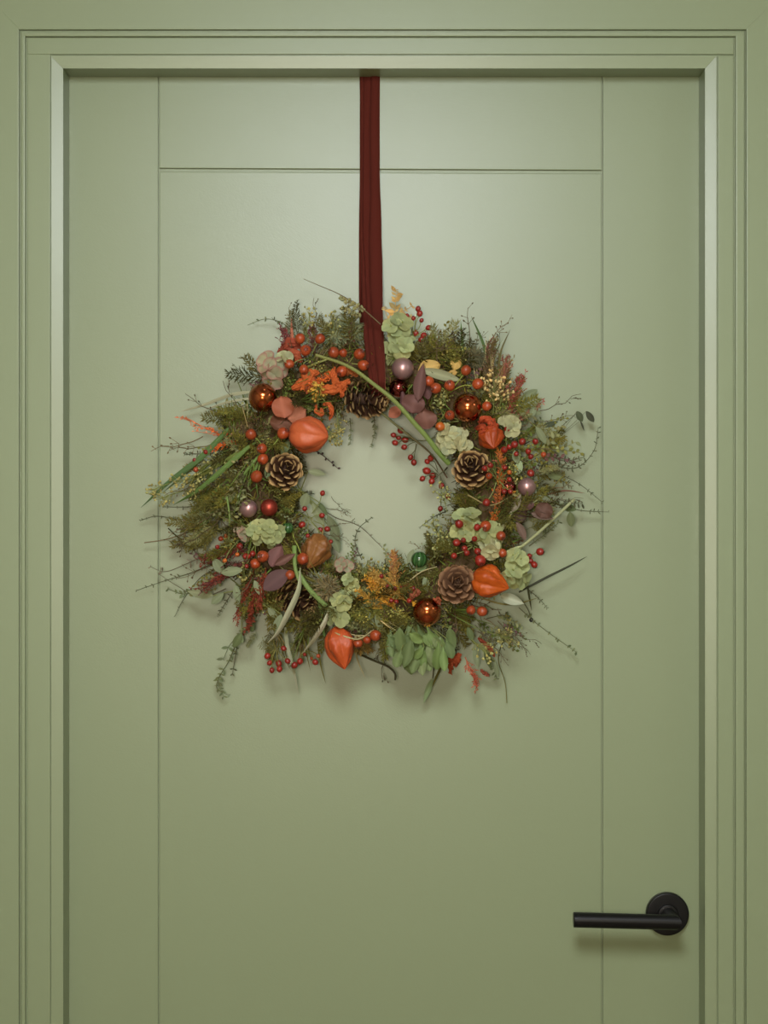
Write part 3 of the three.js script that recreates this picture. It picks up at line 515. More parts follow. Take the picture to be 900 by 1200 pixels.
leafSprig('eucalyptus_sprig', [340, 500, 0.055], [
  [334, 490, 0.092, -0.2, -1, 0.15, 27, 13, C.rust, rd], [338, 492, 0.088, 0.9, -0.55, 0.15, 24, 11, [0.36, 0.13, 0.07], rd], [329, 506, 0.084, 0.1, -1, 0.1, 24, 14, [0.15, 0.062, 0.034], { ...rd, shape: 'round' }], [341, 500, 0.088, 0.5, 0.5, 0.2, 12, 5, C.rust, { shape: 'lance' }]], C.brown);
leafSprig('eucalyptus_sprig', [492, 500, 0.05], [
  [490, 470, 0.094, 0.12, -1, 0.1, 45, 7.5, [0.13, 0.062, 0.052], { shape: 'lance', cup: 0.5, curl: 0.2 }], [486, 462, 0.09, -0.15, 1, 0.15, 23, 14, C.mauve, rd], [495, 477, 0.087, 0.25, 1, 0.1, 27, 14, [0.19, 0.085, 0.062], { ...rd, shape: 'spoon' }], [502, 468, 0.083, -0.2, -1, 0.1, 24, 7, C.plum, { shape: 'oval' }], [474, 482, 0.083, -0.1, -1, 0.2, 26, 4.5, C.plum, { shape: 'lance', cup: 0.6 }], [470, 478, 0.075, -0.7, 0.5, 0.1, 18, 7, C.rust, { shape: 'oval' }]], C.brown);
leafSprig('eucalyptus_sprig', [328, 660, 0.055], [
  [318, 664, 0.094, 0.45, -1, 0.1, 27, 10, [0.15, 0.068, 0.062], { shape: 'oval', cup: 0.4 }], [322, 662, 0.1, 0.9, -0.5, 0.1, 28, 5, [0.17, 0.08, 0.06], { shape: 'lance', cup: 0.7 }], [309, 691, 0.103, 0.78, -0.62, 0.05, 37, 11, [0.105, 0.052, 0.05], { shape: 'oval', curl: 0.2, cup: 0.18 }], [326, 650, 0.086, 0.1, -1, 0, 16, 5, C.plum, { shape: 'lance' }]], C.brown);
leafSprig('eucalyptus_sprig', [612, 605, 0.05], [
  [634, 607, 0.08, 0.4, -1, 0.1, 20, 10.5, [0.115, 0.055, 0.036], rd], [622, 601, 0.078, 0.95, 0.25, 0.1, 28, 4.5, [0.16, 0.10, 0.075], { shape: 'lance', cup: 0.6 }], [612, 612, 0.08, -0.3, -1, 0.1, 20, 8, [0.07, 0.04, 0.028], rd], [605, 612, 0.085, 0.5, 0.9, 0.1, 24, 5, [0.15, 0.095, 0.07], { shape: 'oval', cup: 0.5 }], [626, 590, 0.076, -0.7, 0.3, 0.1, 18, 5, C.mauve, { shape: 'lance' }], [600, 600, 0.088, 0.45, -0.9, 0.1, 24, 4.5, [0.24, 0.20, 0.13], { shape: 'lance', cup: 0.8 }]], C.brown);
// sage leaves hanging at the bottom
{
  const L = []; const bed = [[456, 748, 0.3, 1, 24], [466, 742, -0.5, 0.9, 24], [474, 744, 0.7, 0.7, 26], [486, 760, 0.6, 0.8, 22], [497, 758, -0.7, 0.8, 22], [507, 746, 0.7, 0.9, 26], [516, 746, -0.4, 1, 28], [523, 748, 0.4, 1, 26], [493, 772, 0.1, 1, 22], [482, 774, -0.1, 1, 20], [458, 738, -0.1, 1, 34], [468, 735, 0.15, 1, 42], [478, 733, 0.35, 1, 40], [489, 732, 0.45, 1, 38], [500, 734, 0.5, 1, 34], [510, 738, 0.3, 1, 40], [527, 736, 0.05, 1, 32], [462, 750, 0.2, 1, 34], [473, 752, 0.0, 1, 38], [482, 750, -0.25, 1, 36], [492, 752, 0.05, 1, 34], [503, 752, -0.1, 1, 36], [514, 752, -0.05, 1, 38], [478, 768, 0.15, 1, 26], [489, 768, -0.3, 1, 24], [500, 766, 0.2, 1, 22], [461, 745, -0.35, 1, 26], [470, 762, -0.25, 1, 22], [519, 758, 0.15, 1, 30], [508, 764, -0.45, 1, 22], [485, 745, -0.6, 0.8, 26], [496, 742, 0.7, 0.8, 26], [454, 744, 0.6, 0.8, 22], [480, 742, 0.9, 0.6, 22]];
  for (const [x, y, dx, dy, l] of bed) L.push([x, y, rr(0.074, 0.098), dx + rr(-0.12, 0.12), dy, rr(-0.1, 0.3), l * 0.95, rr(5, 7.6), pick([C.sage, C.sage, [0.15, 0.215, 0.065], [0.12, 0.165, 0.06], [0.20, 0.25, 0.115]]), { shape: pick(['oval', 'spoon', 'lance']), curl: rr(0.1, 0.8), cup: rr(0.1, 0.5), nx: rr(-0.4, 0.4), n: 8, m: 4, wave: 0.15 }]);
  leafSprig('sage_sprig', [488, 722, 0.06], L, C.stem);
}
// yellow leaves by the ribbon and other single leaves tucked in
leafSprig('golden_leaf_sprig', [512, 440, 0.055], [
  [490, 434, 0.08, 0.95, -0.3, 0.1, 28, 9, [0.50, 0.33, 0.10], { shape: 'oval', curl: 0.5, wave: 0.3 }], [532, 434, 0.078, 0.3, -1, 0, 18, 6.5, C.gold, { shape: 'oval', wave: 0.3 }], [536, 436, 0.08, -0.9, 0.2, 0, 14, 4, C.gold, { shape: 'lance' }]], C.stem);
leafSprig('long_leaf_sprig', [540, 440, 0.06], [[492, 433, 0.09, 0.95, 0.25, 0.05, 50, 6, [0.27, 0.28, 0.16], { shape: 'oval', curl: 0.15, cup: 0.4 }]], C.stem);
const GL = [0.205, 0.235, 0.125], GD = [0.10, 0.13, 0.05];
leafSprig('long_leaf_sprig', [352, 575, 0.05], [[360, 578, 0.074, -0.3, 0.9, 0, 18, 6, GL], [366, 590, 0.06, 0.5, 1, 0.1, 30, 5, GL], [384, 604, 0.05, 0.45, 1, 0, 34, 6, [0.13, 0.15, 0.075]], [388, 620, 0.045, 0.35, 1, 0, 30, 5.5, GL], [373, 588, 0.055, 0.55, 0.8, 0, 20, 3, GD], [361, 552, 0.075, 0.9, 0.15, 0, 22, 4, GL, { shape: 'lance' }], [312, 560, 0.085, 0.3, -1, 0, 18, 4.5, GD], [330, 532, 0.088, 0.5, -0.9, 0, 18, 5, GD]], C.stem);
leafSprig('long_leaf_sprig', [285, 690, 0.05], [[262, 672, 0.07, -0.55, -0.75, 0, 22, 6, GL], [284, 668, 0.08, -0.95, 0.1, 0, 26, 6, GL], [250, 698, 0.05, -0.95, -0.15, 0, 32, 6, [0.24, 0.26, 0.14], { shape: 'lance' }], [262, 695, 0.05, -0.6, 0.5, 0, 20, 5, GL], [276, 685, 0.08, 0.15, 1, 0, 24, 4.5, GL, { shape: 'lance' }], [298, 680, 0.085, 0.45, 1, 0, 22, 4, GL, { shape: 'lance' }], [314, 712, 0.08, 0.55, 0.7, 0, 20, 4, GL, { shape: 'lance' }], [330, 720, 0.086, -0.35, 1, 0, 26, 6, GL], [291, 726, 0.05, 0.3, 1, 0, 16, 5, GD], [283, 742, 0.045, -0.5, 0.9, 0, 20, 5, GD]], C.stem);
leafSprig('long_leaf_sprig', [428, 700, 0.055], [[432, 706, 0.082, -0.55, 0.9, 0.1, 18, 5, GL], [425, 712, 0.085, 0.5, 0.85, 0.1, 24, 5, GL], [414, 722, 0.08, -0.2, 0.9, 0, 18, 5, GD], [440, 720, 0.085, 0.4, 0.9, 0, 20, 4.5, GL], [478, 660, 0.075, 0.3, -0.8, 0, 18, 4, GL], [497, 676, 0.08, 0.2, 0.9, 0, 20, 4, GL, { shape: 'lance' }], [486, 668, 0.074, 0.55, -0.2, 0, 16, 4, [0.20, 0.28, 0.11]]], C.stem);
leafSprig('long_leaf_sprig', [605, 480, 0.05], [[610, 472, 0.05, 0.6, -0.5, 0, 26, 6, GL, { mat: petalMat }], [612, 480, 0.05, 1, 0.2, 0, 24, 5, GL], [622, 490, 0.055, 0.3, -0.9, 0, 18, 4, GL], [628, 500, 0.06, 0.55, 0.85, 0, 24, 4.5, GL], [610, 540, 0.08, -0.25, 0.9, 0, 18, 5, [0.27, 0.33, 0.17]], [603, 528, 0.085, 0.2, 0.9, 0, 16, 4.5, GL]], C.stem);
leafSprig('long_leaf_sprig', [628, 572, 0.04], [[640, 553, 0.045, 0.85, 0.3, 0, 22, 5.5, [0.13, 0.155, 0.065]], [632, 578, 0.045, 0.8, -0.55, 0, 22, 4, [0.15, 0.17, 0.08]], [655, 592, 0.04, 0.9, 0.2, 0, 22, 5, GD], [668, 600, 0.038, 0.1, 1, 0, 18, 5, [0.13, 0.155, 0.065]]], C.stem);
leafSprig('long_leaf_sprig', [552, 750, 0.05], [[556, 755, 0.05, 0.15, 1, 0, 30, 4, GL, { shape: 'lance' }], [568, 760, 0.045, 0.3, 1, 0, 28, 3.5, GD, { shape: 'lance' }], [580, 775, 0.035, 0.2, 1, 0, 20, 3, GL], [548, 735, 0.07, 0.35, 0.9, 0, 18, 4, GD]], C.stem);
leafSprig('long_leaf_sprig', [588, 690, 0.06], [[586, 698, 0.078, 0.9, 0.3, 0.1, 30, 6.5, [0.38, 0.39, 0.27], { shape: 'lance', cup: 0.6 }]], C.stem);
leafSprig('long_leaf_sprig', [510, 772, 0.04], [[507, 795, 0.03, -0.4, 1, 0, 32, 3.6, [0.22, 0.29, 0.14], { shape: 'lance' }]], C.dark);
leafSprig('dark_leaf_sprig', [637, 510, 0.045], [[637, 500, 0.04, 0.93, -0.35, 0, 19, 3.2, [0.055, 0.065, 0.03], { shape: 'lance' }]], C.dark);
leafSprig('dark_leaf_sprig', [652, 515, 0.035], [[676, 482, 0.032, 0.5, 0.9, 0, 14, 4, [0.06, 0.075, 0.035]], [687, 482, 0.03, 0.6, 0.85, 0, 16, 3.8, [0.05, 0.055, 0.03]], [680, 493, 0.03, 0.4, 0.9, 0, 13, 1.2, [0.05, 0.055, 0.03], { shape: 'lance' }]], WDK, 0.0003);

// ------------------------------------------------------------------ grass blades and stems drawn through points [px, py, z]
function strand(name, pts, wpx, col, col2 = col, o = {}) {
  const c = new THREE.CatmullRomCurve3(pts.map((q) => lp(...q))), n = o.n || 22, p0 = c.getPoint(0), b = new Build();
  if (o.round) b.tube(c.getPoints(n).map((q) => q.sub(p0)), wpx * M * 0.5, wpx * M * 0.5 * (o.taper ?? 0.6), col, col2, 7);
  else b.grid(n, 4, (a, s) => { const q = c.getPoint(a), d = c.getTangent(a), side = d.clone().cross(V(o.nx || 0.15, o.ny || 0.2, 1)).normalize(), u = s * 2 - 1, w = wpx * 0.5 * M * (o.prof || ((t) => Math.min(1, 0.55 + t * 2) * (1 - t ** 3.2) + 0.03))(a); return [q.sub(p0).addScaledVector(side, u * w).add(V(0, 0, -Math.abs(u) * w * 0.55)), mixc(mixc(col, col2, a), col2, (1 - Math.abs(u)) * 0.3)]; });
  const m = part(name, b.done(), o.round ? stemMat : leafMat); m.position.copy(p0); return m;
}
const G1 = [0.095, 0.165, 0.04], G2 = [0.14, 0.215, 0.05];
// the long blades at the left
strand('grass_blade', [[268, 502, 0.075], [235, 536, 0.072], [200, 563, 0.058], [165, 595, 0.03]], 6.5, G1, [0.10, 0.17, 0.07]);
strand('grass_blade', [[292, 523, 0.09], [268, 544, 0.09], [235, 572, 0.08], [203, 592, 0.05]], 6, G2, G1);
strand('grass_blade', [[300, 518, 0.085], [270, 536, 0.08], [238, 556, 0.06], [214, 570, 0.05]], 4, G2, C.olive);
strand('grass_blade', [[305, 532, 0.085], [290, 550, 0.085], [280, 566, 0.08]], 3.2, G2);
strand('grass_blade', [[310, 530, 0.086], [300, 548, 0.086], [288, 575, 0.08]], 3.2, G2);
strand('grass_blade', [[262, 512, 0.05], [225, 548, 0.045], [190, 578, 0.03]], 4, G1, [0.12, 0.16, 0.07]);
strand('grass_blade', [[250, 540, 0.05], [238, 580, 0.045], [232, 610, 0.03]], 4, G1, C.olive);
strand('grass_blade', [[262, 560, 0.05], [246, 600, 0.045], [236, 625, 0.03]], 3.4, G2, G1);
for (const [x0, y0, x1, y1] of [[275, 540, 226, 600], [270, 560, 224, 615], [282, 565, 240, 640], [265, 530, 215, 580], [258, 570, 230, 622]]) strand('grass_blade', [[x0, y0, 0.07], [(x0 + x1) / 2 - 3, (y0 + y1) / 2 - 5, 0.058], [x1, y1, 0.035]], rr(2, 3.2), vary(G1, 0.3), C.olive);
strand('straw_blade', [[300, 458, 0.07], [270, 463, 0.05], [240, 474, 0.03], [211, 482.5, 0.02]], 4.2, C.pale, [0.36, 0.33, 0.20]);
strand('straw_blade', [[298, 466, 0.06], [268, 471, 0.045], [238, 481, 0.025]], 3.2, C.pale, [0.36, 0.33, 0.20]);
// bent stems at the left
strand('stem', [[262, 600, 0.06], [238, 632, 0.04], [222, 636, 0.035], [208, 629, 0.03], [197, 619, 0.03]], 2.4, C.olive, C.dark, { round: true });
strand('stem', [[275, 600, 0.06], [225, 622, 0.03], [195, 632, 0.025], [169, 636, 0.02]], 2.0, [0.16, 0.13, 0.06], [0.19, 0.14, 0.08], { round: true });
strand('stem', [[266, 582, 0.085], [269, 605, 0.088], [268, 632, 0.085]], 2.6, G2, C.stem, { round: true });
// strong green stem crossing below the ribbon
strand('green_stem', [[370, 416, 0.095], [400, 425.5, 0.1], [418, 435, 0.102], [437, 449.5, 0.103], [457, 465, 0.103], [470, 478, 0.102], [483, 493, 0.1], [500, 512, 0.096], [513, 529, 0.09], [526, 543, 0.08]], 3.4, [0.19, 0.195, 0.055], [0.14, 0.21, 0.05], { round: true, taper: 1.9, n: 40 });
strand('green_stem', [[358, 431, 0.09], [370, 426, 0.096], [384, 421, 0.097]], 3, [0.21, 0.22, 0.065], undefined, { round: true });
strand('stem', [[440, 478, 0.07], [470, 503, 0.066], [505, 532, 0.06], [524, 560, 0.05]], 3, [0.13, 0.135, 0.045], C.brown, { round: true });
strand('green_stem', [[345, 640, 0.09], [346, 665, 0.098], [350, 680, 0.1]], 5.5, G2, [0.17, 0.23, 0.07], { round: true });
strand('green_stem', [[349, 670, 0.092], [362, 690, 0.095], [382, 710, 0.09]], 5.5, [0.16, 0.23, 0.065], undefined, { round: true, taper: 1 });
strand('green_stem', [[374, 706, 0.085], [378, 725, 0.085], [380, 745, 0.08]], 4.4, G2, G1, { round: true });
// silvery curled leaves
strand('silver_leaf', [[352, 665, 0.098], [350, 690, 0.104], [336, 722, 0.1], [325, 742, 0.09], [314, 753, 0.08]], 8, [0.30, 0.33, 0.17], [0.50, 0.47, 0.33], { nx: 0.8, prof: (t) => 0.1 + 0.9 * Math.sin(Math.PI * t ** 0.9) ** 1.2 });
strand('silver_leaf', [[386, 712, 0.096], [380, 730, 0.1], [366, 752, 0.09], [354, 766, 0.078]], 7, [0.44, 0.42, 0.28], [0.44, 0.42, 0.28], { nx: 0.8, prof: (t) => 0.1 + 0.9 * Math.sin(Math.PI * t) ** 1.2 });
strand('silver_leaf', [[334, 735, 0.07], [337, 758, 0.06], [344, 785, 0.05], [350, 815, 0.03]], 4.5, [0.30, 0.33, 0.2], [0.40, 0.40, 0.28]);
strand('straw_blade', [[372, 752, 0.05], [376, 780, 0.035], [382, 802, 0.025]], 1.8, C.olive); strand('straw_blade', [[416, 745, 0.08], [418, 770, 0.06], [428, 795, 0.045]], 2, C.straw);
strand('stem', [[392, 742, 0.1], [408, 747, 0.104], [420, 749, 0.102], [438, 738, 0.095]], 2.2, C.straw, C.straw, { round: true });
// upright blades at the upper right
strand('grass_blade', [[545, 440, 0.05], [542, 405, 0.045], [540, 376, 0.03]], 4, [0.10, 0.15, 0.045], G1);
strand('grass_blade', [[574, 432, 0.05], [566, 402, 0.045], [552, 370, 0.03]], 3.6, G1, [0.07, 0.11, 0.035]);
strand('grass_blade', [[584, 440, 0.05], [587, 412, 0.04], [598, 386, 0.03]], 2.4, C.olive, [0.12, 0.11, 0.05]);
strand('red_blade', [[571, 425, 0.05], [572, 405, 0.045], [580, 392, 0.035]], 3, [0.25, 0.085, 0.06], [0.22, 0.06, 0.05]);
strand('red_blade', [[344, 410, 0.06], [342, 390, 0.05], [341.5, 372, 0.04]], 3.6, [0.5, 0.14, 0.07], [0.45, 0.17, 0.1]);
// right side stems
strand('pale_stem', [[606, 645, 0.085], [630, 625, 0.075], [655, 602, 0.06], [673, 585, 0.05]], 3.4, [0.30, 0.31, 0.15], [0.33, 0.35, 0.18], { round: true, taper: 1.1 });
strand('pale_stem', [[590, 650, 0.09], [600, 644, 0.09], [612, 640, 0.085]], 4.5, [0.33, 0.35, 0.17], undefined, { round: true });
strand('pale_stem', [[612, 598, 0.07], [640, 578, 0.055], [662, 556, 0.04]], 2.4, [0.26, 0.27, 0.13], C.olive, { round: true });
strand('straw_blade', [[640, 580, 0.05], [662, 575, 0.04], [686, 578, 0.03]], 2.2, [0.21, 0.10, 0.07], [0.2, 0.1, 0.07]);
strand('dark_blade', [[608, 694, 0.05], [640, 677, 0.045], [668, 663, 0.04], [688, 652, 0.03]], 2.8, [0.045, 0.045, 0.025], [0.05, 0.055, 0.03]);
strand('dark_blade', [[617, 680, 0.05], [620, 698, 0.045], [623, 716, 0.035]], 2.6, [0.07, 0.08, 0.035], C.dark);
strand('straw_blade', [[560, 700, 0.08], [590, 708, 0.075], [612, 706, 0.05], [632, 700, 0.04]], 2.2, [0.25, 0.21, 0.09], C.olive);
strand('stem', [[418, 765, 0.06], [438, 774, 0.05], [456, 782, 0.045], [463, 790, 0.042], [463, 797, 0.04]], 2.8, C.dark, [0.06, 0.055, 0.03], { round: true, taper: 0.8 });
strand('dark_blade', [[520, 775, 0.05], [512, 792, 0.04], [506, 806, 0.03]], 3, C.dark, C.olive);
strand('stem', [[600, 730, 0.05], [584, 770, 0.035], [592, 800, 0.025], [594, 824, 0.02]], 1.4, C.dark, C.olive, { round: true });
strand('straw_blade', [[585, 625, 0.09], [594, 610, 0.09], [606, 588, 0.085]], 4, [0.42, 0.42, 0.26], [0.36, 0.34, 0.2]);
strand('stem', [[548, 580, 0.095], [575, 592, 0.096], [602, 580, 0.09]], 1.8, [0.22, 0.17, 0.06], undefined, { round: true });
strand('stem', [[478, 682, 0.09], [494, 670, 0.092], [512, 664, 0.085]], 1.8, C.straw, undefined, { round: true });

// ------------------------------------------------------------------ curled orange husks and dyed plumes
function curl(pts, w, col) {
  const c = new THREE.CatmullRomCurve3(pts.map((q) => lp(...q))), p0 = c.getPoint(0), b = new Build(), sd = rnd() * 40, W = w * 0.62 * M, dk = mixc(col, C.rust, 0.5);
  b.grid(30, 10, (a, s) => {
    const q = c.getPoint(a), d = c.getTangent(a), side = d.clone().cross(V(0.35 + 0.5 * Math.sin(sd), -0.3, 1)).normalize(), out = side.clone().cross(d).normalize(), u = s * 2 - 1;
    const ww = W * (0.35 + 0.65 * Math.sin(Math.PI * a) ** 0.7) * (1 + 0.55 * noise.noise(a * 7 + sd, u * 1.5, 3.3)), f = noise.noise(a * 5 + sd, u * 3.2, 1.1) * 0.0042 + noise.noise(a * 13 + sd, u * 6, 7.7) * 0.0016;
    return [q.sub(p0).addScaledVector(side, u * ww).addScaledVector(out, f - Math.abs(u) ** 2 * W * 0.5), vary(mixc(col, dk, 0.5 + 0.5 * noise.noise(a * 9 + sd, u * 4, 5)), 0.04)];
  });
  const m = part('dried_petal', b.done(), petalMat); m.position.copy(p0);
}
curl([[342, 456, 0.09], [356, 450, 0.095], [366, 440, 0.097], [374, 436, 0.095]], 11, C.orange); curl([[366, 452, 0.092], [382, 457, 0.097], [396, 456, 0.098], [402, 448, 0.096]], 9, C.orange); curl([[392, 430, 0.095], [391, 441, 0.1], [396, 450, 0.1], [402, 458, 0.096]], 7, C.orange); curl([[410, 444, 0.096], [404, 452, 0.1], [400, 466, 0.095]], 6, C.orange);
curl([[350, 444, 0.085], [360, 452, 0.09], [372, 458, 0.088]], 12, [0.45, 0.10, 0.03]); curl([[371, 474, 0.09], [372, 482, 0.098], [378, 486, 0.098], [377, 478, 0.094]], 5, C.orange); curl([[378, 474, 0.092], [385, 474, 0.098], [389, 484, 0.096], [386, 492, 0.09]], 4.5, C.orange); curl([[384, 442, 0.085], [378, 446, 0.09], [372, 444, 0.09]], 8, [0.5, 0.12, 0.03]);
curl([[332, 408, 0.08], [342, 402, 0.086], [352, 408, 0.084]], 10, [0.35, 0.06, 0.03]); curl([[326, 414, 0.07], [336, 410, 0.08], [348, 414, 0.08]], 12, [0.28, 0.05, 0.03]); curl([[336, 420, 0.08], [346, 416, 0.088], [354, 424, 0.086]], 9, [0.4, 0.08, 0.03]); curl([[404, 440, 0.09], [412, 436, 0.094], [420, 440, 0.09]], 8, [0.45, 0.13, 0.03]);
curl([[562, 498, 0.09], [570, 494, 0.1], [578, 497, 0.1], [584, 503, 0.095]], 10, [0.46, 0.055, 0.012]); curl([[558, 503, 0.088], [566, 503, 0.098], [570, 508, 0.098]], 9, [0.42, 0.05, 0.012]);
curl([[527, 770, 0.05], [530, 778, 0.052], [528, 790, 0.045]], 7, [0.4, 0.07, 0.02]); curl([[540, 766, 0.05], [536, 775, 0.05], [534, 782, 0.045]], 10, [0.42, 0.07, 0.02]); curl([[560, 748, 0.05], [572, 758, 0.045], [580, 770, 0.04]], 4.5, [0.4, 0.08, 0.04]); curl([[563, 785, 0.03], [568, 789, 0.028], [574, 793, 0.025]], 4, [0.45, 0.12, 0.07]); curl([[482, 702, 0.094], [488, 696, 0.096], [493, 693, 0.094]], 8, [0.4, 0.12, 0.06]); curl([[508, 706, 0.09], [513, 703, 0.092], [516, 712, 0.088]], 5, [0.4, 0.1, 0.04]);
function plumeAt(px, py, z, dx, dy, dz, L, col, col2, n = 70, spread = 0.28) { const o = lp(px, py, z); stick('dyed_plume', plume(col, col2, L * M, n, spread), dryMat, o, V(dx, -dy, dz), 1, rr(-0.5, 0.5)); }
const RG = C.redgrass;
plumeAt(300, 650, 0.07, -0.85, 0.55, 0, 78, RG, C.plum, 60, 0.2); plumeAt(295, 642, 0.06, -0.95, 0.25, 0, 60, RG, C.plum, 50, 0.26); plumeAt(303, 676, 0.075, -0.2, 1, 0.02, 62, [0.16, 0.036, 0.016], RG, 40, 0.15); plumeAt(298, 666, 0.07, -0.35, 1, 0, 66, RG, [0.15, 0.034, 0.016], 34, 0.16); plumeAt(312, 665, 0.08, -0.2, 1, 0.1, 45, [0.17, 0.04, 0.018], RG, 40, 0.25);
plumeAt(290, 525, 0.07, -0.9, -0.42, -0.1, 88, [0.62, 0.17, 0.08], C.orange, 13, 0.08); plumeAt(288, 515, 0.07, -0.75, 0.2, 0, 40, C.orange, [0.5, 0.1, 0.03], 24, 0.22);
plumeAt(585, 600, 0.08, 0.05, -1, 0.1, 48, [0.45, 0.11, 0.02], C.rust, 20, 0.26); plumeAt(588, 565, 0.08, -0.1, -1, 0.1, 40, [0.42, 0.13, 0.02], C.rust, 34, 0.34); plumeAt(580, 555, 0.08, 0.5, 0.6, 0.1, 36, [0.36, 0.15, 0.02], C.rust, 34, 0.34); plumeAt(575, 625, 0.085, 0.25, -1, 0.1, 42, [0.42, 0.11, 0.02], C.rust, 20, 0.26);
plumeAt(466, 718, 0.08, -0.8, -0.9, 0.1, 52, C.yellow, [0.38, 0.17, 0.03], 80, 0.4); plumeAt(450, 715, 0.08, -0.8, -0.6, 0.1, 40, [0.4, 0.23, 0.05], C.yellow, 70, 0.4); plumeAt(478, 706, 0.082, -0.9, -0.75, 0.1, 56, [0.36, 0.21, 0.05], C.gold, 80, 0.4); plumeAt(440, 700, 0.08, 0.9, -0.3, 0.1, 40, [0.40, 0.20, 0.03], C.yellow, 60, 0.45); plumeAt(480, 700, 0.085, 0.5, 0.7, 0.1, 36, C.yellow, [0.4, 0.2, 0.02], 50, 0.2); plumeAt(462, 690, 0.075, 0, -1, 0, 42, [0.34, 0.19, 0.05], C.rust, 60, 0.35);
plumeAt(580, 490, 0.06, 0.2, -1, 0, 70, [0.24, 0.085, 0.065], C.olive, 90, 0.25); plumeAt(590, 500, 0.06, 0.35, -1, 0, 62, [0.28, 0.06, 0.05], C.olive, 80, 0.25); plumeAt(570, 470, 0.06, 0.1, -1, 0, 70, [0.14, 0.085, 0.05], C.moss, 80, 0.3); plumeAt(600, 500, 0.05, 0.75, -0.65, 0, 45, [0.3, 0.07, 0.06], C.grey, 36, 0.2); plumeAt(340, 430, 0.06, -0.2, -1, 0, 48, [0.2, 0.05, 0.045], C.plum, 50, 0.35); plumeAt(370, 420, 0.06, -0.1, -1, 0, 40, [0.15, 0.05, 0.05], C.moss, 40, 0.4);
plumeAt(545, 770, 0.05, 0.4, 0.9, 0, 40, [0.4, 0.09, 0.05], C.rust, 24, 0.3); plumeAt(402, 434, 0.09, -0.9, 0.4, 0.1, 50, C.orange, C.rust, 40, 0.25);
// gold and olive seed clusters, brown lichen heads
const seedAt = (px, py, z, dx, dy, L, col, r = 0.0014) => stick('seed_sprig', seeds(col, L * M, r), dryMat, lp(px, py, z), V(dx, -dy, 0.25), 1, rr(-0.5, 0.5));
for (const [x, y, dx, dy, L] of [[372, 478, 0.1, -1, 30], [385, 476, -0.6, -0.7, 30], [362, 470, 0.6, -0.6, 26]]) seedAt(x, y, 0.088, dx, dy, L, [0.46, 0.27, 0.05], 0.0016);
for (const [x, y, dx, dy, L] of [[578, 486, 0, -1, 46], [584, 482, 0.2, -1, 40], [575, 470, -0.1, -1, 36]]) seedAt(x, y, 0.08, dx, dy, L, [0.52, 0.38, 0.16], 0.0016);
for (const [x, y, dx, dy, L] of [[524, 600, -0.3, -1, 36], [512, 655, 0.3, -1, 40], [520, 640, -0.4, -0.8, 40], [500, 660, 0.6, -0.6, 36], [505, 645, 0.9, -0.3, 34], [520, 490, -0.4, -1, 34], [516, 480, 0.3, -0.9, 28]]) seedAt(x, y, 0.072, dx, dy, L, [0.30, 0.30, 0.11]);
for (const [x, y, dx, dy, L] of [[286, 690, 0, -1, 32], [292, 684, 0.5, -0.7, 28], [246, 548, -0.8, 0.5, 34], [232, 560, -0.9, 0.2, 34], [215, 575, -0.8, 0.3, 36], [200, 566, -0.8, 0.35, 30], [238, 560, -0.5, 0.8, 30], [270, 530, -0.6, 0.5, 36], [425, 685, 0.2, -1, 36], [432, 690, 0.5, -0.8, 34], [586, 585, 0.6, -0.5, 34], [600, 600, 0.2, -0.9, 34], [368, 500, 0.9, 0.5, 38], [384, 500, 0.4, 0.8, 26], [395, 480, 0.1, 1, 34], [358, 392, 0.2, -0.9, 32], [390, 402, 0, -1, 36], [570, 740, 0.7, 0.2, 42], [548, 745, 0.6, 0.5, 40]]) seedAt(x, y, 0.066, dx, dy, L, [0.32, 0.29, 0.10]);
function tufty(px, py, z, r, col, n = 260) {   // a rounded head of short fibres
  const b = new Build(); for (let i = 0; i < n; i++) { const d = V(rr(-1, 1), rr(-1, 1), rr(-0.2, 1)).normalize(), R = r * M; b.leaf(d.clone().multiplyScalar(R * rr(0.3, 0.75)), d.clone().add(V(rr(-0.7, 0.7), rr(-0.7, 0.7), rr(-0.3, 0.5))), V(0, 0.3, 1), R * rr(0.3, 0.6), 0.0008, vary(col, 0.45), { shape: 'needle', n: 2, m: 1, cup: 0, curl: 0.8 }); }
  b.bead(V(0, 0, 0), r * M * 0.6, col, null, 1, V(0, 1, 0), 12, 8); const m = part('lichen_tuft', b.done(), dryMat); m.position.copy(lp(px, py, z));
}
tufty(383, 690, 0.084, 17, [0.155, 0.125, 0.06]); tufty(371, 683, 0.074, 13, [0.22, 0.23, 0.16]); tufty(292, 500, 0.06, 16, [0.12, 0.085, 0.04]); tufty(372, 440, 0.08, 14, [0.13, 0.095, 0.035]); tufty(392, 392, 0.06, 18, [0.17, 0.185, 0.095]); tufty(410, 388, 0.058, 16, [0.16, 0.175, 0.085]); tufty(272, 565, 0.06, 14, [0.11, 0.09, 0.05]); tufty(425, 756, 0.072, 13, [0.16, 0.105, 0.03]); tufty(362, 722, 0.07, 14, [0.08, 0.075, 0.03]); tufty(557, 420, 0.055, 13, [0.10, 0.095, 0.05]);

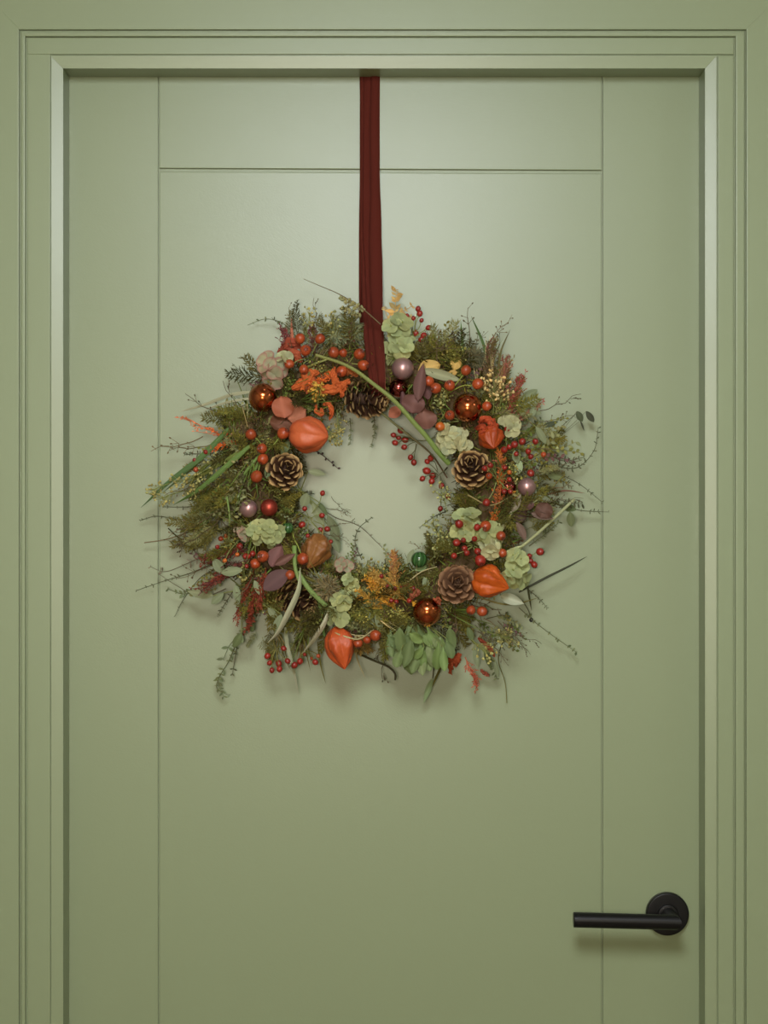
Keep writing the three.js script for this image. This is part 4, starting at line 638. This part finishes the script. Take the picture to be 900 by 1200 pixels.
// ------------------------------------------------------------------ trailing sprigs that stand off from the ring
function wisp(pts, col, leaf, gap, o = {}) {   // leaf length and gap in px
  const c = new THREE.CatmullRomCurve3(pts.map((q) => lp(...q))), p0 = c.getPoint(0), b = new Build(), n = Math.max(4, Math.round(c.getLength() / (gap * M)));
  b.tube(c.getPoints(20).map((q) => q.sub(p0)), (o.w || 1.1) * M * 0.5, 0.0003, o.stem || mixc(C.brown, col, 0.5), o.stem || col, 4);
  for (let i = Math.ceil(n * (o.from || 0.1)); i <= n; i++) { if (!o.bead && rnd() < 0.2) continue; const t = Math.min(1, Math.max(0, (i + rr(-0.4, 0.4)) / n)), q = c.getPoint(t).sub(p0), d = c.getTangent(t), side = V(-d.y, d.x, 0).multiplyScalar(i % 2 ? 1 : -1), k = o.single ? 1 : 2;
    for (let j = 0; j < k; j++) { const dd = side.clone().multiplyScalar(j ? -1 : 1).multiplyScalar(rr(0.6, 1.1)).addScaledVector(d, rr(0.1, 1)).add(V(0, 0, rr(-0.1, 0.5))), l = leaf * M * rr(0.35, 1.15) * (1 - 0.3 * t); if (o.bead) { b.bead(q.clone().addScaledVector(dd, l), o.bead * M, vary(col, 0.3), null, 1.3, dd, 5, 4); b.tube([q, q.clone().addScaledVector(dd, l)], 0.0003, 0.0002, col, col, 3); } else b.leaf(q, dd, V(rr(-0.6, 0.6), rr(-0.4, 0.4), 1), l, l * (o.asp || 0.2), vary(col, 0.3), { shape: o.shape || 'oval', n: 3, m: 2, curl: rr(-0.2, 0.8) }); } }
  const m = part('trailing_sprig', b.done(), leafMat); m.position.copy(p0);
}
const WD = [0.085, 0.09, 0.042], WG = [0.125, 0.145, 0.06], WB = [0.15, 0.125, 0.075];
wisp([[300, 728, 0.05], [282, 745, 0.035], [268, 775, 0.025], [256, 798, 0.02], [262, 816, 0.018]], WG, 8, 5, { w: 1.8 }); wisp([[278, 756, 0.03], [274, 780, 0.02], [272, 792, 0.02]], WD, 6, 6); wisp([[258, 790, 0.02], [254, 806, 0.02], [268, 815, 0.018]], WG, 5, 5); wisp([[288, 738, 0.045], [270, 755, 0.03], [262, 772, 0.02]], [0.15, 0.18, 0.085], 12, 9);
wisp([[625, 540, 0.05], [650, 546, 0.035], [676, 548, 0.025], [696, 528, 0.02], [701, 502, 0.018]], WD, 6, 7, { asp: 0.16 }); wisp([[630, 545, 0.04], [655, 555, 0.03], [680, 568, 0.022], [705, 588, 0.018]], WD, 5, 7, { asp: 0.16 }); wisp([[640, 530, 0.05], [660, 540, 0.035], [684, 536, 0.025]], WD, 9, 6, { asp: 0.14 }); wisp([[630, 545, 0.05], [652, 560, 0.035], [670, 570, 0.03]], WD, 8, 5, { asp: 0.14 }); wisp([[640, 520, 0.04], [660, 498, 0.03], [676, 484, 0.03]], WD, 1.5, 20, { w: 0.8 });
wisp([[608, 712, 0.05], [628, 730, 0.035], [652, 748, 0.025], [675, 764, 0.02]], WG, 6, 6.5, { asp: 0.32 }); wisp([[618, 690, 0.04], [632, 702, 0.03], [641, 712, 0.025]], WD, 5, 5, { asp: 0.16 });
wisp([[650, 590, 0.045], [680, 598, 0.03], [713, 600, 0.02]], WD, 6, 6, { asp: 0.15 }); wisp([[655, 595, 0.05], [670, 590, 0.04], [682, 590, 0.035]], WD, 9, 6, { asp: 0.2 });
wisp([[250, 660, 0.05], [222, 672, 0.03], [195, 680, 0.02], [160, 692, 0.015]], WD, 5, 7, { asp: 0.18 }); wisp([[262, 640, 0.05], [220, 660, 0.035], [192, 670, 0.025], [176, 664, 0.02]], WB, 8, 8, { asp: 0.14 }); wisp([[265, 690, 0.05], [235, 700, 0.03], [205, 685, 0.02], [185, 672, 0.018]], WB, 4, 9, { single: 1, asp: 0.2 }); wisp([[240, 690, 0.04], [215, 696, 0.03], [196, 690, 0.02]], WG, 8, 7, { asp: 0.25 }); wisp([[275, 690, 0.05], [262, 710, 0.035], [255, 722, 0.03]], WD, 5, 6); wisp([[258, 665, 0.05], [236, 676, 0.03], [214, 704, 0.02], [205, 722, 0.015]], WD, 4, 9, { single: 1 });
wisp([[230, 610, 0.05], [205, 608, 0.03], [182, 605, 0.02], [164, 610, 0.015]], WD, 4, 7, { asp: 0.16 }); wisp([[245, 590, 0.05], [222, 594, 0.03], [190, 594, 0.02]], WD, 4.5, 6, { asp: 0.14 }); wisp([[240, 610, 0.05], [228, 600, 0.04], [216, 606, 0.03]], WD, 6, 5); wisp([[266, 520, 0.05], [245, 502, 0.03], [228, 498, 0.02]], WD, 4, 6, { asp: 0.16 }); wisp([[270, 490, 0.05], [258, 482, 0.03], [252, 470, 0.02]], WD, 6, 6, { asp: 0.18 }); wisp([[240, 532, 0.04], [225, 532, 0.03], [216, 533, 0.02]], WD, 5, 4, { asp: 0.16 });
wisp([[352, 400, 0.05], [330, 378, 0.03], [310, 374, 0.02], [290, 381, 0.015]], WG, 5, 8, { asp: 0.25 }); wisp([[345, 400, 0.05], [332, 384, 0.03], [318, 372, 0.02]], WD, 5, 6); wisp([[302, 460, 0.05], [292, 448, 0.03], [286, 440, 0.02], [272, 426, 0.015]], WD, 4, 9, { asp: 0.16 });
wisp([[446, 380, 0.095], [425, 362, 0.09], [398, 345, 0.07], [375, 335, 0.05], [356, 327, 0.04]], [0.2, 0.15, 0.07], 2, 16, { w: 1.6, single: 1 }); for (const [x, y] of [[412, 354], [404, 362], [416, 368], [402, 350], [422, 360]]) wisp([[420, 362, 0.09], [x + 4, y + 3, 0.086], [x - 3, y - 1, 0.08]], [0.27, 0.25, 0.10], 3, 4, { bead: 1.6, w: 0.7 });
wisp([[410, 490, 0.05], [411, 505, 0.04], [410, 521, 0.035]], WG, 5, 3.5, { asp: 0.22 }); wisp([[438, 486, 0.05], [439, 505, 0.04], [435, 523, 0.035]], WG, 5, 3.5, { asp: 0.22 });
wisp([[365, 525, 0.05], [380, 535, 0.04], [396, 549, 0.035]], [0.06, 0.035, 0.03], 2, 6, { w: 1.6, bead: 1.3, single: 1 }); wisp([[362, 585, 0.045], [392, 606, 0.03], [420, 616, 0.022], [440, 634, 0.02], [458, 652, 0.03]], WB, 4, 9, { single: 1, w: 1.2 }); wisp([[424, 656, 0.03], [416, 636, 0.025], [420, 620, 0.02], [436, 606, 0.02]], WD, 5, 6, { asp: 0.2 }); wisp([[360, 620, 0.05], [378, 634, 0.035], [398, 646, 0.03]], WB, 3, 9, { single: 1 });
wisp([[525, 598, 0.05], [508, 606, 0.03], [492, 618, 0.02]], WD, 5, 6, { asp: 0.2 }); wisp([[512, 412, 0.05], [528, 402, 0.035], [540, 408, 0.03]], WG, 9, 6, { asp: 0.2 }); wisp([[502, 400, 0.05], [516, 392, 0.03], [518, 405, 0.03]], WB, 1, 20, { w: 0.7 }); wisp([[550, 430, 0.05], [556, 412, 0.04], [560, 392, 0.03]], WD, 7, 6, { asp: 0.3 }); wisp([[548, 425, 0.05], [550, 405, 0.04], [548, 390, 0.03]], WD, 5, 5);
wisp([[600, 520, 0.05], [622, 505, 0.035], [634, 492, 0.03]], WG, 8, 5, { asp: 0.2 }); wisp([[615, 500, 0.05], [612, 488, 0.04], [612, 474, 0.03]], WG, 10, 6, { asp: 0.3 }); wisp([[620, 640, 0.05], [640, 625, 0.035], [655, 612, 0.03]], WG, 7, 4, { asp: 0.16 }); wisp([[570, 725, 0.055], [592, 722, 0.04], [606, 735, 0.03]], WG, 7, 6, { asp: 0.3 }); wisp([[560, 740, 0.05], [580, 752, 0.035], [598, 745, 0.03]], [0.2, 0.2, 0.07], 5, 6, { bead: 1.8 }); wisp([[560, 730, 0.055], [575, 770, 0.035], [582, 795, 0.025]], WG, 8, 7, { asp: 0.2 });
for (const [pts, l, g] of [[[[461, 392, 0.05], [463, 368, 0.052], [464, 340, 0.045]], 13, 3.4], [[[463, 378, 0.052], [472, 366, 0.05], [484, 358, 0.04]], 9, 3.2], [[[465, 388, 0.05], [474, 378, 0.045], [482, 372, 0.04]], 7, 3.4], [[[460, 384, 0.054], [454, 372, 0.05], [450, 358, 0.045]], 8, 3.4], [[[458, 396, 0.054], [452, 386, 0.052], [448, 376, 0.05]], 7, 3.4]]) wisp(pts, [0.42, 0.27, 0.085], l, g, { w: 1.2, asp: 0.24, shape: 'lance', stem: C.gold });
{ const b = new Build(); b.bead(V(0, 0, 0), 2.4 * M, [0.02, 0.018, 0.02], null, 1.1, V(0, 1, 0), 12, 8); b.tube(curve([V(0, 0.002, 0), V(-0.004, 0.012, 0.006), V(-0.012, 0.024, 0.02)], 6), 0.0005, 0.0006, C.dark, C.dark, 4); const m = part('black_berry', b.done(), waxMat); m.position.copy(lp(622.5, 726.5, 0.03)); }
// ------------------------------------------------------------------ loose greenery between the pieces
scatter('fern_sprig', 210); scatter('leafy_sprig', 220, null, 0.85); scatter('seed_sprig', 95, null, 0.85); scatter('grass_tuft', 90, null, 0.8); scatter('bare_twig', 90, null, 1);

// fuller edges where the wreath spreads: [kind, count, base box in px, direction ranges]
for (const [kind, n, x0, x1, y0, y1, dx0, dx1, dy0, dy1, s0] of [
  ['leafy_sprig', 16, 600, 634, 490, 560, 0.6, 1, -0.7, 0.35, 0.85], ['fern_sprig', 12, 604, 632, 500, 640, 0.7, 1, -0.5, 0.5, 0.75], ['bare_twig', 8, 605, 640, 480, 600, 0.8, 1, -0.6, 0.4, 0.9],
  ['grass_tuft', 14, 246, 285, 530, 600, -1, -0.5, 0.3, 1, 0.8], ['fern_sprig', 12, 236, 262, 510, 640, -1, -0.5, -0.3, 0.8, 0.8], ['bare_twig', 10, 236, 270, 480, 680, -1, -0.6, -0.6, 0.6, 0.9], ['leafy_sprig', 8, 250, 285, 640, 690, -1, -0.3, 0, 0.8, 0.8],
  ['grass_tuft', 5, 310, 360, 735, 755, -0.3, 0.3, 0.8, 1, 0.7], ['fern_sprig', 7, 300, 360, 730, 750, -0.5, 0.3, 0.7, 1, 0.6], ['leafy_sprig', 8, 556, 598, 715, 745, 0.2, 0.9, 0.4, 1, 0.75], ['bare_twig', 8, 550, 600, 710, 745, 0.2, 1, 0, 1, 0.8],
  ['grass_tuft', 7, 545, 600, 420, 460, 0, 0.6, -1, -0.7, 0.8], ['bare_twig', 6, 500, 600, 405, 440, -0.2, 0.7, -1, -0.6, 0.8], ['fern_sprig', 8, 335, 420, 388, 405, -0.5, 0.4, -1, -0.7, 0.55], ['bare_twig', 6, 320, 420, 390, 410, -0.7, 0.5, -1, -0.5, 0.7], ['bare_twig', 8, 372, 392, 560, 640, 0.5, 1, -0.4, 0.8, 0.5], ['leafy_sprig', 6, 400, 480, 660, 680, -0.4, 0.5, -1, -0.6, 0.5],
]) for (let i = 0; i < n; i++) { const o = lp(rr(x0, x1), rr(y0, y1), rr(0.03, 0.062)); stick(kind, pick(KIND[kind].geo), KIND[kind].mat, o, V(rr(dx0, dx1), -rr(dy0, dy1), rr(-0.15, 0.15)), s0 * rr(0.75, 1.2), rr(-0.6, 0.6)); }
// ------------------------------------------------------------------ velvet ribbon
{
  const rib = thing('ribbon', 'dark red velvet ribbon hanging over the top of the door and holding the wreath', 'ribbon', at(433, 82, 0));
  const o = rib.position, velvet = new THREE.MeshPhysicalMaterial({ color: lin(0.08, 0.0155, 0.010), roughness: 1, specularIntensity: 0.15, sheen: 1, sheenRoughness: 0.5, sheenColor: lin(1, 0.27, 0.17), side: THREE.DoubleSide });
  // the pleat across the width: a hem, a deep trough and a raised fold that wander a little along the length
  const roll = (v) => Math.sqrt(Math.max(0, 1 - (2 * v - 1) ** 2));
  const SECT = (u, y, ph) => { const a = 0.19 + 0.05 * Math.sin(y * 1.7 + ph), c = 0.47 + 0.06 * Math.sin(y * 1.2 + ph * 2) + 0.03 * Math.sin(y * 3.1); return u < a ? 0.85 * roll(u / a) - 0.6 : u > c ? 1.7 * roll((u - c) / (1 - c)) ** 0.8 - 0.6 : -0.6 - 0.12 * Math.sin(Math.PI * (u - a) / (c - a)); };
  // stations: [py, left px, right px, depth]
  function strandOf(name, st, fold, ph) {
    const b = new Build(), n = 90, m = 64, K = st.length - 1, T = 0.0007;
    const samp = (a) => { const f = a * K, i = Math.min(K - 1, Math.floor(f)), t = f - i, s = t * t * (3 - 2 * t); return st[i].map((v, j) => v + (st[i + 1][j] - v) * (j ? s : t)); };
    const surf = (a, u, off) => { const [py, l, r, z] = samp(a), cr = Math.min(1, Math.max(0, (a - 0.74) * 4)), y = py / 90;
      const w = fold * SECT(u, y, ph) + cr * 0.0024 * Math.sin(u * 19 + y * 3 + ph) + 0.0004 * Math.sin(y * 7 + u * 5 + ph);
      return [at(l + (r - l) * u, py, z + 0.0024 + Math.max(w, -z - 0.0016) + 0.0 + off).sub(o), [1, 1, 1]]; };
    b.grid(n, m, (a, u) => surf(a, u, T)); b.grid(n, m, (a, u) => surf(a, 1 - u, 0));
    for (const e of [0, 1]) b.grid(n, 1, (a, u) => surf(a, e, (e ? u : 1 - u) * T)); 
    mesh(name, b.done(), velvet, rib);
  }
  strandOf('front_strand', [[66, 421.3, 445.3, 0.0003], [82, 421.3, 445.3, 0.0003], [140, 422, 445, 0.002], [200, 422.5, 445, 0.005], [270, 421.8, 447, 0.01], [320, 423.5, 448.3, 0.016], [360, 424.5, 448.5, 0.035], [390, 426, 449.5, 0.066], [420, 428.5, 451, 0.085], [446, 432.5, 451.5, 0.088], [462, 435, 452, 0.078], [478, 437, 452, 0.05]], 0.0034, 0.3);
  strandOf('rear_strand', [[66, 421.8, 440, 0.0], [82, 421.8, 440, 0.0], [140, 421.6, 440, 0.0], [200, 421.6, 440, 0.001], [280, 420.6, 440, 0.003], [340, 420.6, 440, 0.006], [386, 421, 440, 0.008]], 0.0004, 1.7);
}
renderer.render(scene, camera);
